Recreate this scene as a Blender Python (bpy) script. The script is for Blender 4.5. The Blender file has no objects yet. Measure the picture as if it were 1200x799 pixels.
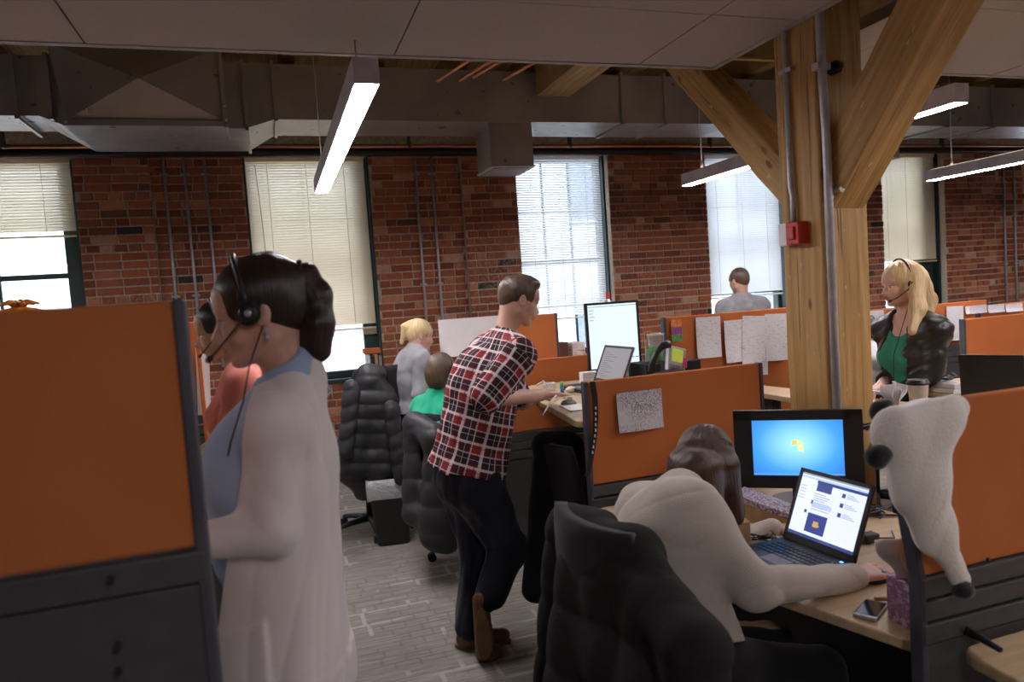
import bpy, bmesh, math, random
import numpy as np
from mathutils import Vector, Matrix
random.seed(7); np.random.seed(7)
S = bpy.context.scene
COL = S.collection
# ------------------------------------------------------------ camera
FPX = 850.0; EYE = 1.65
RW = np.array([[0.94712207, 0.08393657, -0.30970057], [-0.31364826, 0.03850842, -0.94875807], [-0.06770942, 0.99572675, 0.06279873]])
cam_d = bpy.data.cameras.new('camera'); cam = bpy.data.objects.new('camera', cam_d); COL.objects.link(cam)
cam_d.sensor_width = 36; cam_d.lens = 36 * FPX / 1200; cam_d.clip_start = .05; cam_d.clip_end = 200
u_, s_, v_ = np.linalg.svd(RW); RO = u_ @ v_
cam.matrix_world = Matrix.Translation((0, 0, EYE)) @ Matrix(RO.tolist()).to_4x4()
cam_d.dof.use_dof = True; cam_d.dof.focus_distance = 3.7; cam_d.dof.aperture_fstop = 3.2
S.camera = cam
# ------------------------------------------------------------ exposure, sky
S.view_settings.view_transform = 'Standard'; S.view_settings.look = 'None'
S.view_settings.exposure = 0.34; S.view_settings.gamma = 1; S.view_settings.use_curve_mapping = False
w = bpy.data.worlds.new('overcast_sky'); S.world = w; w.use_nodes = True
w.node_tree.nodes['Background'].inputs[0].default_value = (.80, .86, 1, 1)
w.node_tree.nodes['Background'].inputs[1].default_value = 6.0
LAMP = 19      # brightness of the fluorescent diffusers

# points of the place seen at a pixel of the 1200x799 frame, at a known plane of the room
def ray(px, py): return RO @ np.array([px - 600, -(py - 399.5), -FPX])
def at(px, py, y): r = ray(px, py); q = r * (y / r[1]); q[2] += EYE; return q
def atz(px, py, z): r = ray(px, py); q = r * ((z - EYE) / r[2]); q[2] += EYE; return q
def atx(px, py, x): r = ray(px, py); q = r * (x / r[0]); q[2] += EYE; return q
def proj(p):
    c = RO.T @ (np.array(p, float) - [0, 0, EYE]); return 600 + FPX * c[0] / -c[2], 399.5 - FPX * c[1] / -c[2], -c[2]

# ------------------------------------------------------------ materials
MATS = {}
def new_mat(name):
    m = bpy.data.materials.new(name); m.use_nodes = True
    nt = m.node_tree; b = nt.nodes['Principled BSDF']
    return m, nt, b
def N(nt, t, **kw):
    n = nt.nodes.new(t)
    for k, v in kw.items(): setattr(n, k, v)
    return n
def setin(n, **kw):
    for k, v in kw.items(): n.inputs[k.replace('_', ' ')].default_value = v
def coords(nt, kind='Object', scale=(1, 1, 1), attr=None):
    if attr: a = N(nt, 'ShaderNodeAttribute', attribute_name=attr); out = a.outputs['Vector']
    else: out = N(nt, 'ShaderNodeTexCoord').outputs[kind]
    mp = N(nt, 'ShaderNodeMapping'); mp.inputs['Scale'].default_value = scale
    nt.links.new(out, mp.inputs['Vector']); return mp.outputs['Vector']
def ramp(nt, fac, stops):
    r = N(nt, 'ShaderNodeValToRGB'); e = r.color_ramp.elements
    while len(e) < len(stops): e.new(.5)
    for i, (p, c) in enumerate(stops): e[i].position = p; e[i].color = (*c, 1) if len(c) == 3 else c
    nt.links.new(fac, r.inputs[0]); return r.outputs[0]
def mixc(nt, fac, a, b, bt='MIX'):
    m = N(nt, 'ShaderNodeMix', data_type='RGBA', blend_type=bt)
    for i, v in ((6, a), (7, b)):
        if isinstance(v, (tuple, list)): m.inputs[i].default_value = (*v[:3], 1)
        else: nt.links.new(v, m.inputs[i])
    if isinstance(fac, (int, float)): m.inputs[0].default_value = fac
    else: nt.links.new(fac, m.inputs[0])
    return m.outputs[2]
def bump(nt, b, h, st=.3, dist=.01):
    n = N(nt, 'ShaderNodeBump'); n.inputs['Strength'].default_value = st; n.inputs['Distance'].default_value = dist
    nt.links.new(h, n.inputs['Height']); nt.links.new(n.outputs[0], b.inputs['Normal'])
def noise(nt, vec, sc, det=3, ro=.5):
    n = N(nt, 'ShaderNodeTexNoise'); n.inputs['Scale'].default_value = sc; n.inputs['Detail'].default_value = det
    n.inputs['Roughness'].default_value = ro
    nt.links.new(vec, n.inputs['Vector']); return n.outputs[0]
def mat(name, col, rough=.6, metal=0, nz=None, bmp=0, var=.12, sheen=0, spec=None, coat=0, scale=(1, 1, 1), attr=None):
    """plain surface with faint grain: nz = grain scale, var = colour variation, bmp = relief"""
    if name in MATS: return MATS[name]
    m, nt, b = new_mat(name)
    b.inputs['Roughness'].default_value = rough; b.inputs['Metallic'].default_value = metal
    if sheen: b.inputs['Sheen Weight'].default_value = sheen
    if spec is not None: b.inputs['Specular IOR Level'].default_value = spec
    if coat: b.inputs['Coat Weight'].default_value = coat
    v = coords(nt, scale=scale, attr=attr); n = noise(nt, v, nz or 12)
    lo = tuple(c * (1 - var) for c in col); hi = tuple(min(1, c * (1 + var)) for c in col)
    nt.links.new(ramp(nt, n, [(.3, lo), (.7, hi)]), b.inputs['Base Color'])
    if bmp: bump(nt, b, n, bmp)
    MATS[name] = m; return m
def emat(name, col, st):
    if name in MATS: return MATS[name]
    m, nt, b = new_mat(name)
    b.inputs['Base Color'].default_value = (*[c * .3 for c in col], 1)
    b.inputs['Emission Color'].default_value = (*col, 1); b.inputs['Emission Strength'].default_value = st
    b.inputs['Roughness'].default_value = .25
    MATS[name] = m; return m

# ------------------------------------------------------------ mesh builder
def rotz(a): return Matrix.Rotation(a, 4, 'Z')
def frame(o, x, y, z): # matrix from origin and three axes
    return Matrix(((x[0], y[0], z[0], o[0]), (x[1], y[1], z[1], o[1]), (x[2], y[2], z[2], o[2]), (0, 0, 0, 1)))
def aim(a, b, up=(0, 0, 1)):
    z = (Vector(b) - Vector(a)).normalized(); u = Vector(up)
    if abs(z.dot(u)) > .98: u = Vector((1, 0, 0))
    x = u.cross(z).normalized(); y = z.cross(x); return frame(Vector(a), x, y, z)
class MB:
    def __init__(s): s.v = []; s.l = []; s.f = []; s.mi = []; s.mats = []; s.sm = []
    def m(s, mt):
        if mt not in s.mats: s.mats.append(mt)
        return s.mats.index(mt)
    def add(s, vs, fs, mt, M=None, smooth=False):
        o = len(s.v); M = M or Matrix()
        for p in vs: s.v.append(tuple(M @ Vector(p))); s.l.append(tuple(p))
        k = s.m(mt)
        for f in fs: s.f.append([i + o for i in f]); s.mi.append(k); s.sm.append(smooth)
        return s
    def box(s, lo, hi, mt, M=None):
        x0, y0, z0 = lo; x1, y1, z1 = hi
        vs = [(x0, y0, z0), (x1, y0, z0), (x1, y1, z0), (x0, y1, z0), (x0, y0, z1), (x1, y0, z1), (x1, y1, z1), (x0, y1, z1)]
        return s.add(vs, [(0, 3, 2, 1), (4, 5, 6, 7), (0, 1, 5, 4), (1, 2, 6, 5), (2, 3, 7, 6), (3, 0, 4, 7)], mt, M)
    def prism(s, pts, z0, z1, mt, M=None, smooth=False):   # outline in xy, extruded along z
        n = len(pts); vs = [(p[0], p[1], z0) for p in pts] + [(p[0], p[1], z1) for p in pts]
        s.add(vs, [tuple(range(n - 1, -1, -1)), tuple(range(n, 2 * n))], mt, M)
        o = len(s.v) - 2 * n; k = s.m(mt)
        for i in range(n): s.f.append([o + i, o + (i + 1) % n, o + n + (i + 1) % n, o + n + i]); s.mi.append(k); s.sm.append(smooth)
        return s
    def cyl(s, a, b, r, mt, r2=None, n=16, M=None):
        r2 = r if r2 is None else r2; A = aim(a, b); L = (Vector(b) - Vector(a)).length
        vs = [(rr * math.cos(2 * math.pi * i / n), rr * math.sin(2 * math.pi * i / n), z) for rr, z in ((r, 0), (r2, L)) for i in range(n)]
        MM = (M or Matrix()) @ A
        s.add(vs, [tuple(range(n - 1, -1, -1)), tuple(range(n, 2 * n))], mt, MM)
        o = len(s.v) - 2 * n; k = s.m(mt)
        for i in range(n): s.f.append([o + i, o + (i + 1) % n, o + n + (i + 1) % n, o + n + i]); s.mi.append(k); s.sm.append(True)
        return s
    def tube(s, pts, r, mt, n=8, M=None, cap=True):
        pts = [Vector(p) for p in pts]; rs = r if isinstance(r, (list, tuple)) else [r] * len(pts)
        vs = []; up = Vector((0, 0, 1)); t0 = (pts[1] - pts[0]).normalized()
        if abs(t0.dot(up)) > .9: up = Vector((1, 0, 0))
        x = up.cross(t0).normalized()
        for i, p in enumerate(pts):
            t = (pts[min(i + 1, len(pts) - 1)] - pts[max(i - 1, 0)]).normalized()
            x = (x - t * x.dot(t)).normalized(); y = t.cross(x)
            for j in range(n):
                a = 2 * math.pi * j / n; vs.append(tuple(p + (x * math.cos(a) + y * math.sin(a)) * rs[i]))
        fs = []
        for i in range(len(pts) - 1):
            for j in range(n):
                fs.append((i * n + j, i * n + (j + 1) % n, (i + 1) * n + (j + 1) % n, (i + 1) * n + j))
        if cap: fs += [tuple(range(n - 1, -1, -1)), tuple(range((len(pts) - 1) * n, len(pts) * n))]
        return s.add(vs, fs, mt, M, True)
    def lathe(s, prof, mt, M=None, n=24, lobes=0, amp=0):   # (r, z) profile
        vs = []; fs = []
        for r, z in prof:
            for j in range(n):
                a = 2 * math.pi * j / n; q = r * (1 + amp * (abs(math.cos(a * lobes / 2)) - .6)) if lobes else r
                vs.append((q * math.cos(a), q * math.sin(a), z))
        for i in range(len(prof) - 1):
            for j in range(n): fs.append((i * n + j, i * n + (j + 1) % n, (i + 1) * n + (j + 1) % n, (i + 1) * n + j))
        if prof[0][0] > 1e-4: fs.append(tuple(range(n - 1, -1, -1)))
        if prof[-1][0] > 1e-4: fs.append(tuple(range((len(prof) - 1) * n, len(prof) * n)))
        return s.add(vs, fs, mt, M, True)
    def ball(s, c, r, mt, n=16, sc=(1, 1, 1), M=None):
        prof = [(math.sin(math.pi * i / n) * r + (1e-5 if i in (0, n) else 0), -math.cos(math.pi * i / n) * r) for i in range(n + 1)]
        MM = (M or Matrix()) @ Matrix.Translation(c) @ Matrix.Diagonal((*sc, 1))
        return s.lathe(prof, mt, MM, n=n + 4)
    def grid(s, fn, nu, nv, mt, M=None, thick=0):
        vs = [tuple(fn(i / nu, j / nv)) for j in range(nv + 1) for i in range(nu + 1)]
        fs = [(j * (nu + 1) + i, j * (nu + 1) + i + 1, (j + 1) * (nu + 1) + i + 1, (j + 1) * (nu + 1) + i) for j in range(nv) for i in range(nu)]
        return s.add(vs, fs, mt, M, True)
    def build(s, name, parent=None, bevel=0, seg=2, solid=0, kind=None):
        me = bpy.data.meshes.new(name); o = Vector(parent.location) if parent else Vector((0, 0, 0))
        if parent and parent.parent: o = o + Vector(parent.parent.location)
        if not parent:
            xs = np.array(s.v); o = Vector((float((xs[:, 0].min() + xs[:, 0].max()) / 2), float((xs[:, 1].min() + xs[:, 1].max()) / 2), float(xs[:, 2].min())))
        me.from_pydata([(v[0] - o[0], v[1] - o[1], v[2] - o[2]) for v in s.v], [], s.f)
        for mt in s.mats: me.materials.append(mt)
        me.polygons.foreach_set('material_index', s.mi); me.polygons.foreach_set('use_smooth', s.sm)
        at_ = me.attributes.new('lc', 'FLOAT_VECTOR', 'POINT'); at_.data.foreach_set('vector', np.array(s.l, np.float32).ravel())
        me.update()
        ob = bpy.data.objects.new(name, me); COL.objects.link(ob)
        if parent: ob.parent = parent
        else: ob.location = o
        if solid: md = ob.modifiers.new('t', 'SOLIDIFY'); md.thickness = solid; md.offset = 0
        if bevel: md = ob.modifiers.new('b', 'BEVEL'); md.width = bevel; md.segments = seg; md.limit_method = 'ANGLE'; md.angle_limit = .7
        if kind: ob['kind'] = kind
        return ob
def tag(o, label=None, cat=None, group=None, kind=None):
    if label: o['label'] = label
    if cat: o['category'] = cat
    if group: o['group'] = group
    if kind: o['kind'] = kind
    return o
def thing(name, loc, label, cat, group=None):
    o = bpy.data.objects.new(name, None); COL.objects.link(o); o.location = Vector([float(c) for c in loc]); o.empty_display_size = .1
    return tag(o, label, cat, group)
def struct(mb, name, bevel=0): o = mb.build(name, bevel=bevel); o['kind'] = 'structure'; return o
def dup(root, delta, label, group=None):
    r = root.copy(); COL.objects.link(r); r.location = root.location + Vector(delta)
    if label: r['label'] = label
    if group: r['group'] = group
    for ch in list(root.children):
        c = ch.copy(); COL.objects.link(c); c.parent = r
        for g in ch.children: d = g.copy(); COL.objects.link(d); d.parent = c
    return r
# ------------------------------------------------------------ organic surfaces: smooth unions of tapered limbs, meshed with sparse surface nets
V = lambda *a: np.array(a, float)
def nrm(a): a = np.asarray(a, float); return a / (np.linalg.norm(a) + 1e-12)
def cone(a, b, r1, r2=None, k=.02, flat=None, tag='', voff=0):
    return dict(t='c', a=np.asarray(a, float), b=np.asarray(b, float), r1=r1, r2=r1 if r2 is None else r2, k=k, flat=flat, tag=tag, voff=voff)
def ell(c, r, ax=None, k=.02, tag=''):
    return dict(t='e', c=np.asarray(c, float), r=np.asarray(r, float), ax=np.eye(3) if ax is None else np.asarray(ax, float), k=k, tag=tag)
def sub(p): p = dict(p); p['sub'] = True; return p
def cut(p0, n, k=0): return dict(t='p', p0=np.asarray(p0, float), n=nrm(n), k=k, cut=True, tag='')
def grow(p, d):
    p = dict(p)
    if p['t'] == 'c': p['r1'] = p['r1'] + d; p['r2'] = p['r2'] + d
    else: p['r'] = p['r'] + d
    return p
def pd(p, P):
    if p['t'] == 'c':
        pa = P - p['a']; ba = p['b'] - p['a']; h = np.clip(pa @ ba / max(ba @ ba, 1e-12), 0, 1)
        w = pa - h[..., None] * ba
        s = 1
        if p['flat'] is not None:
            n, s = p['flat']; n = nrm(n); w = w + (w @ n)[..., None] * n * (1 / s - 1)
        return (np.sqrt((w * w).sum(-1)) - (p['r1'] + (p['r2'] - p['r1']) * h)) * min(1, s)
    if p['t'] == 'e':
        q = (P - p['c']) @ p['ax'].T; a = q / p['r']; k0 = np.sqrt((a * a).sum(-1)); b = a / p['r']; k1 = np.sqrt((b * b).sum(-1)) + 1e-9
        return np.where(k0 < .02, -p['r'].min(), k0 * (k0 - 1) / k1)
    return (P - p['p0']) @ p['n']
def evals(pr, P, post=None):
    d = None
    for p in pr:
        e = pd(p, P); k = p['k']
        if d is None and (p.get('cut') or p.get('sub')): continue
        if p.get('cut'): d = np.maximum(d, e); continue
        if d is None: d = e; continue
        if p.get('sub'):
            h = np.clip(.5 - .5 * (d + e) / k, 0, 1); d = d + (-e - d) * h + k * h * (1 - h)
        else:
            h = np.clip(.5 + .5 * (e - d) / k, 0, 1); d = e + (d - e) * h - k * h * (1 - h)
    if d is None: d = np.full(P.shape[:-1], 9.)
    if post: d = post(P, d)
    return d
def bounds(pr):
    lo = V(9e9, 9e9, 9e9); hi = -lo
    for p in pr:
        if p.get('sub') or p.get('cut'): continue
        if p['t'] == 'c':
            r = max(p['r1'], p['r2']) * max(1, p['flat'][1] if p['flat'] else 1) + .02
            lo = np.minimum(lo, np.minimum(p['a'], p['b']) - r); hi = np.maximum(hi, np.maximum(p['a'], p['b']) + r)
        else: r = p['r'].max() + .02; lo = np.minimum(lo, p['c'] - r); hi = np.maximum(hi, p['c'] + r)
    return lo, hi
def nets(pr, h, post=None, amp=.0):
    B = 10; bs = B * h; lo, hi = bounds(pr); lo = lo - h; n = np.ceil((hi - lo) / bs).astype(int) + 1
    G = np.stack(np.meshgrid(*[np.arange(k) for k in n], indexing='ij'), -1).reshape(-1, 3)
    C = lo + (G + .5) * bs; R = bs * .87
    D = evals(pr, C, None); act = np.abs(D) < R * 1.7 + .012 + amp
    G = G[act]; C = C[act]
    pds = np.stack([pd(p, C) for p in pr], 1); un = np.array([not (p.get('sub') or p.get('cut')) for p in pr])
    mn = np.where(un[None], pds, 9e9).min(1)
    I = np.stack(np.meshgrid(*[np.arange(B + 1)] * 3, indexing='ij'), -1)
    dims = n * B + 2
    keys = []; pos = []; edges = []
    cor = np.array([[i, j, k] for i in (0, 1) for j in (0, 1) for k in (0, 1)])
    eds = [(a, b) for a in range(8) for b in range(a + 1, 8) if np.abs(cor[a] - cor[b]).sum() == 1]
    def key(g): return (g[..., 0] * dims[1] + g[..., 1]) * dims[2] + g[..., 2]
    for bi in range(len(G)):
        g0 = G[bi] * B; P = lo + (g0 + I) * h
        use = [p for j, p in enumerate(pr) if (un[j] and pds[bi, j] < mn[bi] + 2.6 * R + p['k'] * 2 + .01) or (not un[j] and (p.get('cut') or pds[bi, j] < R * 1.5 + p['k'] * 2 + .03))]
        F = evals(use, P, post)
        sg = F < 0
        c8 = np.stack([F[i:i + B, j:j + B, k:k + B] for i, j, k in cor], -1); s8 = c8 < 0; cnt = s8.sum(-1)
        m = (cnt > 0) & (cnt < 8)
        if not m.any(): continue
        idx = np.argwhere(m); c = c8[m]; acc = np.zeros((len(idx), 3)); num = np.zeros(len(idx))
        for a, b in eds:
            fa, fb = c[:, a], c[:, b]; x = (fa < 0) != (fb < 0); t = np.where(x, fa / np.where(x, fa - fb, 1), 0)
            acc += np.where(x[:, None], cor[a] + t[:, None] * (cor[b] - cor[a]), 0); num += x
        pos.append(lo + (g0 + idx + acc / num[:, None]) * h); keys.append(key(g0 + idx))
        for ax in range(3):
            sl = [slice(0, B)] * 3; s2 = list(sl); s2[ax] = slice(1, B + 1)
            a = sg[tuple(sl)]; b = sg[tuple(s2)]; q = np.argwhere(a != b)
            if len(q): edges.append((ax, g0 + q, a[tuple(q.T)]))
    keys = np.concatenate(keys); pos = np.concatenate(pos); o = np.argsort(keys); keys = keys[o]; pos = pos[o]
    quads = []
    for ax, g, ins in edges:
        u, v = [(1, 2), (2, 0), (0, 1)][ax]; eu = np.zeros(3, int); eu[u] = 1; ev = np.zeros(3, int); ev[v] = 1
        q = np.stack([key(g - eu - ev), key(g - ev), key(g), key(g - eu)], 1); q[~ins] = q[~ins][:, ::-1]
        s = np.searchsorted(keys, q); s = np.minimum(s, len(keys) - 1); ok = (keys[s] == q).all(1); quads.append(s[ok])
    return pos, np.concatenate(quads)
def relax(pos, q, it=1, f=.5):
    for _ in range(it):
        acc = np.zeros_like(pos); n = np.zeros(len(pos))
        for a, b in ((0, 1), (1, 2), (2, 3), (3, 0)):
            np.add.at(acc, q[:, a], pos[q[:, b]]); np.add.at(n, q[:, a], 1); np.add.at(acc, q[:, b], pos[q[:, a]]); np.add.at(n, q[:, b], 1)
        pos = pos + f * (acc / n[:, None] - pos)
    return pos
def sdf_obj(name, pr, h, mt, parent=None, post=None, paint=None, rel=1, uvref=None, amp=0, kind=None):
    pos, q = nets(pr, h, post, amp); pos = relax(pos, q, rel)
    # local (around, along, id) coordinates of the limb each point lies on: cloth checks and hair strands follow them
    best = np.full(len(pos), 9e9); uv = np.zeros((len(pos), 3), np.float32)
    for i, p in enumerate(pr):
        if p.get('sub') or p.get('cut'): continue
        d = pd(p, pos); m = d < best - (.004 if i else 0); best = np.where(m, d, best)
        if p.get('uvof'): p = p['uvof']
        if p['t'] == 'c': a, b = p['a'], p['b']; r = (p['r1'] + p['r2']) / 2
        else: a = p['c'] - V(0, 0, p['r'][2]); b = p['c'] + V(0, 0, p['r'][2]); r = p['r'][:2].mean()
        ax = nrm(b - a); x = nrm(np.cross(ax, V(0.12, 1, .05))); y = np.cross(ax, x); w_ = pos - a
        t = np.stack([np.arctan2(w_ @ y, w_ @ x) * r, w_ @ ax + p.get('voff', 0), np.full(len(pos), i * .1)], 1)
        uv[m] = t[m]
    o = np.array(parent.location) if parent else np.array([pos[:, 0].mean(), pos[:, 1].mean(), pos[:, 2].min()])
    me = bpy.data.meshes.new(name); me.vertices.add(len(pos)); me.vertices.foreach_set('co', (pos - o).astype(np.float32).ravel())
    me.loops.add(q.size); me.loops.foreach_set('vertex_index', q.astype(np.int32).ravel())
    me.polygons.add(len(q)); me.polygons.foreach_set('loop_start', np.arange(0, q.size, 4, dtype=np.int32)); me.polygons.foreach_set('loop_total', np.full(len(q), 4, np.int32))
    mats = mt if isinstance(mt, list) else [mt]
    for m in mats: me.materials.append(m)
    if paint is not None: me.polygons.foreach_set('material_index', paint(pos[q].mean(1)).astype(np.int32))
    me.polygons.foreach_set('use_smooth', np.ones(len(q), bool))
    a_ = me.attributes.new('lc', 'FLOAT_VECTOR', 'POINT'); a_.data.foreach_set('vector', uv.ravel())
    me.update(calc_edges=True); me.validate()
    ob = bpy.data.objects.new(name, me); COL.objects.link(ob)
    if parent: ob.parent = parent
    else: ob.location = Vector(o)
    if kind: ob['kind'] = kind
    return ob
def folds(amp, f=28, seed=0, dir=None):
    """soft cloth creases as a displacement of the surface"""
    rs = np.random.RandomState(seed); W = rs.normal(size=(5, 3)); W = W / np.linalg.norm(W, axis=1)[:, None]
    if dir is not None: W = W - np.outer(W @ nrm(dir), nrm(dir)) * .8
    W = W * f * rs.uniform(.8, 1.9, size=(5, 1)); ph = rs.rand(5) * 6
    def g(P, d):
        a = 0; b = 0
        for i in range(3): a = a + np.sin(P @ W[i] + ph[i] + 1.6 * np.sin(P @ W[i + 1] * .55 + ph[i + 1]))
        for i in (3, 4): b = b + (1 - 2 * np.sqrt(np.abs(np.sin((P @ W[i]) * .8 + ph[i] + 1.4 * np.sin(P @ W[i - 2] * .5))) + .01))
        return d + amp * (a / 3 * .8 + b / 2 * .55)
    return g
# ------------------------------------------------------------ setting
WY = 7.6; ZT = 3.17
def carpet():
    m, nt, b = new_mat('loop_pile_carpet'); b.inputs['Roughness'].default_value = .95; b.inputs['Specular IOR Level'].default_value = .1
    v = coords(nt, scale=(1, 1, 1)); st = noise(nt, coords(nt, scale=(3.5, 60, 1)), 1.3, 4, .75)
    big = noise(nt, coords(nt, scale=(1.6, 3.2, 1)), 1.2, 1)
    def bk(sc, w_, h_, mort, off, sq, c1, c2):
        n = N(nt, 'ShaderNodeTexBrick'); n.offset = off; n.squash = sq; n.squash_frequency = 3; n.offset_frequency = 2
        for k, x in (('Scale', sc), ('Mortar Size', mort), ('Brick Width', w_), ('Row Height', h_), ('Mortar Smooth', .2), ('Bias', 0.)): n.inputs[k].default_value = x
        n.inputs['Color1'].default_value = (*c1, 1); n.inputs['Color2'].default_value = (*c2, 1); n.inputs['Mortar'].default_value = (.5, .5, .5, 1)
        nt.links.new(v, n.inputs['Vector']); return n
    def mul(a_, b_):
        n = N(nt, 'ShaderNodeMath', operation='MULTIPLY')
        for i, x in enumerate((a_, b_)):
            if isinstance(x, float): n.inputs[i].default_value = x
            else: nt.links.new(x, n.inputs[i])
        return n.outputs[0]
    base = ramp(nt, st, [(.28, (.155, .138, .118)), (.5, (.235, .212, .185)), (.72, (.33, .305, .27))])
    t1 = bk(1.0, .62, .115, .0, .31, 1.7, (.40, .40, .40), (.60, .60, .60)); base = mixc(nt, .35, base, t1.outputs['Color'], 'OVERLAY')
    t2 = bk(1.0, .24, .16, .012, .43, 1.5, (.5, .5, .5), (.5, .5, .5)); t3 = bk(1.0, .115, .07, .008, .5, 1.3, (.5, .5, .5), (.5, .5, .5))
    mk = ramp(nt, big, [(.50, (0, 0, 0)), (.53, (1, 1, 1))]); mk2 = ramp(nt, noise(nt, coords(nt, scale=(1.1, 4.2, 1)), 1.0, 1), [(.53, (0, 0, 0)), (.56, (1, 1, 1))])
    base = mixc(nt, mul(mul(t2.outputs['Fac'], mk2), .75), base, (.40, .375, .335))
    m2 = mixc(nt, mul(mul(t3.outputs['Fac'], mk), .28), base, (.10, .09, .078))
    nt.links.new(m2, b.inputs['Base Color']); bump(nt, b, noise(nt, v, 260, 2), .5, .004); return m
struct(MB().box((-4, -3, -.1), (14, WY, 0), carpet()), 'floor')
plaster = mat('grey_painted_wall', (.30, .28, .26), .9)
struct(MB().box((-4.1, -3, 0), (-4, WY, 3.9), plaster), 'wall_left')
struct(MB().box((14, -3, 0), (14.1, WY, 3.9), plaster), 'wall_right')
struct(MB().box((-4, -3.1, 0), (14, -3, 3.9), plaster), 'wall_front')
deckm = mat('old_pine_deck', (.30, .19, .075), .8, nz=4, var=.35, scale=(8, .6, 1))
struct(MB().box((-4, -3, 3.86), (14, WY + .3, 3.95), deckm), 'ceiling')
joist0 = None
cl = bpy.data.objects['ceiling']
for i in range(22):
    x = -2.6 + i * .72
    o = MB().box((-.05, -3, 3.62), (.05, WY, 3.86), deckm).build('joist', cl); o.location.x = x - cl.location.x; o.location.y = -cl.location.y; o.location.z = -cl.location.z
    for v_ in o.data.vertices: v_.co += Vector((cl.location.x, cl.location.y, cl.location.z))
MB().box((2.28, -2.9, 3.32), (2.58, 5.85, 3.62), deckm).build('beam', cl)
# --- brick wall with its window openings
def brick_mat(kind):
    m, nt, b = new_mat('old_red_brick' + kind); b.inputs['Roughness'].default_value = .88; b.inputs['Specular IOR Level'].default_value = .25
    if kind: r = N(nt, 'ShaderNodeNewGeometry').outputs['Random Per Island']
    else: r = N(nt, 'ShaderNodeObjectInfo').outputs['Random']
    col = ramp(nt, r, [(0, (.045, .045, .038)), (.018, (.05, .045, .038)), (.03, (.20, .062, .034)), (.3, (.33, .100, .050)), (.55, (.44, .140, .065)), (.8, (.27, .075, .042)), (.95, (.55, .23, .12)), (1, (.55, .38, .28))])
    v = coords(nt, attr='wc'); n = noise(nt, v, 1.1, 3); n2 = noise(nt, v, 30, 4, .7)
    eff = N(nt, 'ShaderNodeMath', operation='MULTIPLY'); nt.links.new(ramp(nt, n, [(.50, (0, 0, 0)), (.68, (1, 1, 1))]), eff.inputs[0]); nt.links.new(ramp(nt, n2, [(.46, (0, 0, 0)), (.62, (1, 1, 1))]), eff.inputs[1])
    e2 = N(nt, 'ShaderNodeMath', operation='MULTIPLY'); nt.links.new(eff.outputs[0], e2.inputs[0]); e2.inputs[1].default_value = .55
    c = mixc(nt, e2.outputs[0], col, (.42, .34, .28)); c = mixc(nt, .5, c, ramp(nt, n2, [(.25, (.55, .55, .55)), (.75, (1.2, 1.2, 1.2))]), 'MULTIPLY')
    nt.links.new(c, b.inputs['Base Color']); bump(nt, b, n2, .6, .006); return m
BR1, BR2 = brick_mat(''), brick_mat('_far')
mortar = mat('lime_mortar', (.50, .40, .30), .95, nz=40, bmp=.4, var=.25)
WIN = [(-2.95, -1.60, 1.0), (-.155, 1.06, .92), (2.62, 3.72, .92), (4.99, 6.16, .92), (7.63, 8.70, .92), (10.4, 11.5, .92)]
segs = []   # x0, x1, proud depth
xs_ = [-4] + [v for a, b, c in WIN for v in (a, b)] + [14]
STEP = [(-1.60, -.98), (2.02, 2.62), (3.72, 4.99), (6.16, 7.63), (8.70, float(at(1163, 250, WY - .05)[0]))]
wb = MB()
for i in range(0, len(xs_), 2): wb.box((xs_[i], WY, 0), (xs_[i + 1], WY + .32, ZT + .7), mortar)
for a, b, c in WIN: wb.box((a, WY, 0), (b, WY + .32, c), mortar); wb.box((a, WY, ZT), (b, WY + .32, ZT + .7), mortar)
for a, b in STEP: wb.box((a, WY - .09, 0), (b, WY + .01, ZT + .02), mortar)
wall = struct(wb, 'wall_back')
bricks = []; CH = .079
for r in range(0, 41):
    z = r * CH
    if z > ZT: break
    x = -4 + (.11 if r % 2 else 0) + random.uniform(-.02, .02)
    while x < 13.9:
        L = .105 if (r % 6 == 5 or random.random() < .13) else .215
        x0, x1 = x, x + L; x += L + .011
        if x0 < -1.7 and z > .9 and x1 > -2.95: x0 = x0
        parts = [(x0, x1)]
        for a, b, c in WIN:
            if z + CH > c + .02:
                parts = [q for (p0, p1) in parts for q in ((p0, min(p1, a)), (max(p0, b), p1)) if q[1] - q[0] > .03]
        cutx = [e for s in STEP for e in s]
        for e in cutx: parts = [q for (p0, p1) in parts for q in ((p0, min(p1, e)), (max(p0, e), p1)) if q[1] - q[0] > .02]
        for p0, p1 in parts:
            xm = (p0 + p1) / 2; pr_ = any(a <= xm <= b for a, b in STEP)
            y = WY - (.09 if pr_ else 0)
            u, v, d = proj((xm, y, z))
            if 0 < u < 1200 and v < 800: bricks.append((d, p0, p1, y, z, u, v))
bricks.sort()
vis = [b for b in bricks if not (b[5] < 200 and b[6] > 350) and b[6] < 470 and b[6] > 174]
near = set(id(b) for b in vis[:300])
proto = {}
far = MB(); wcs = []
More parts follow.
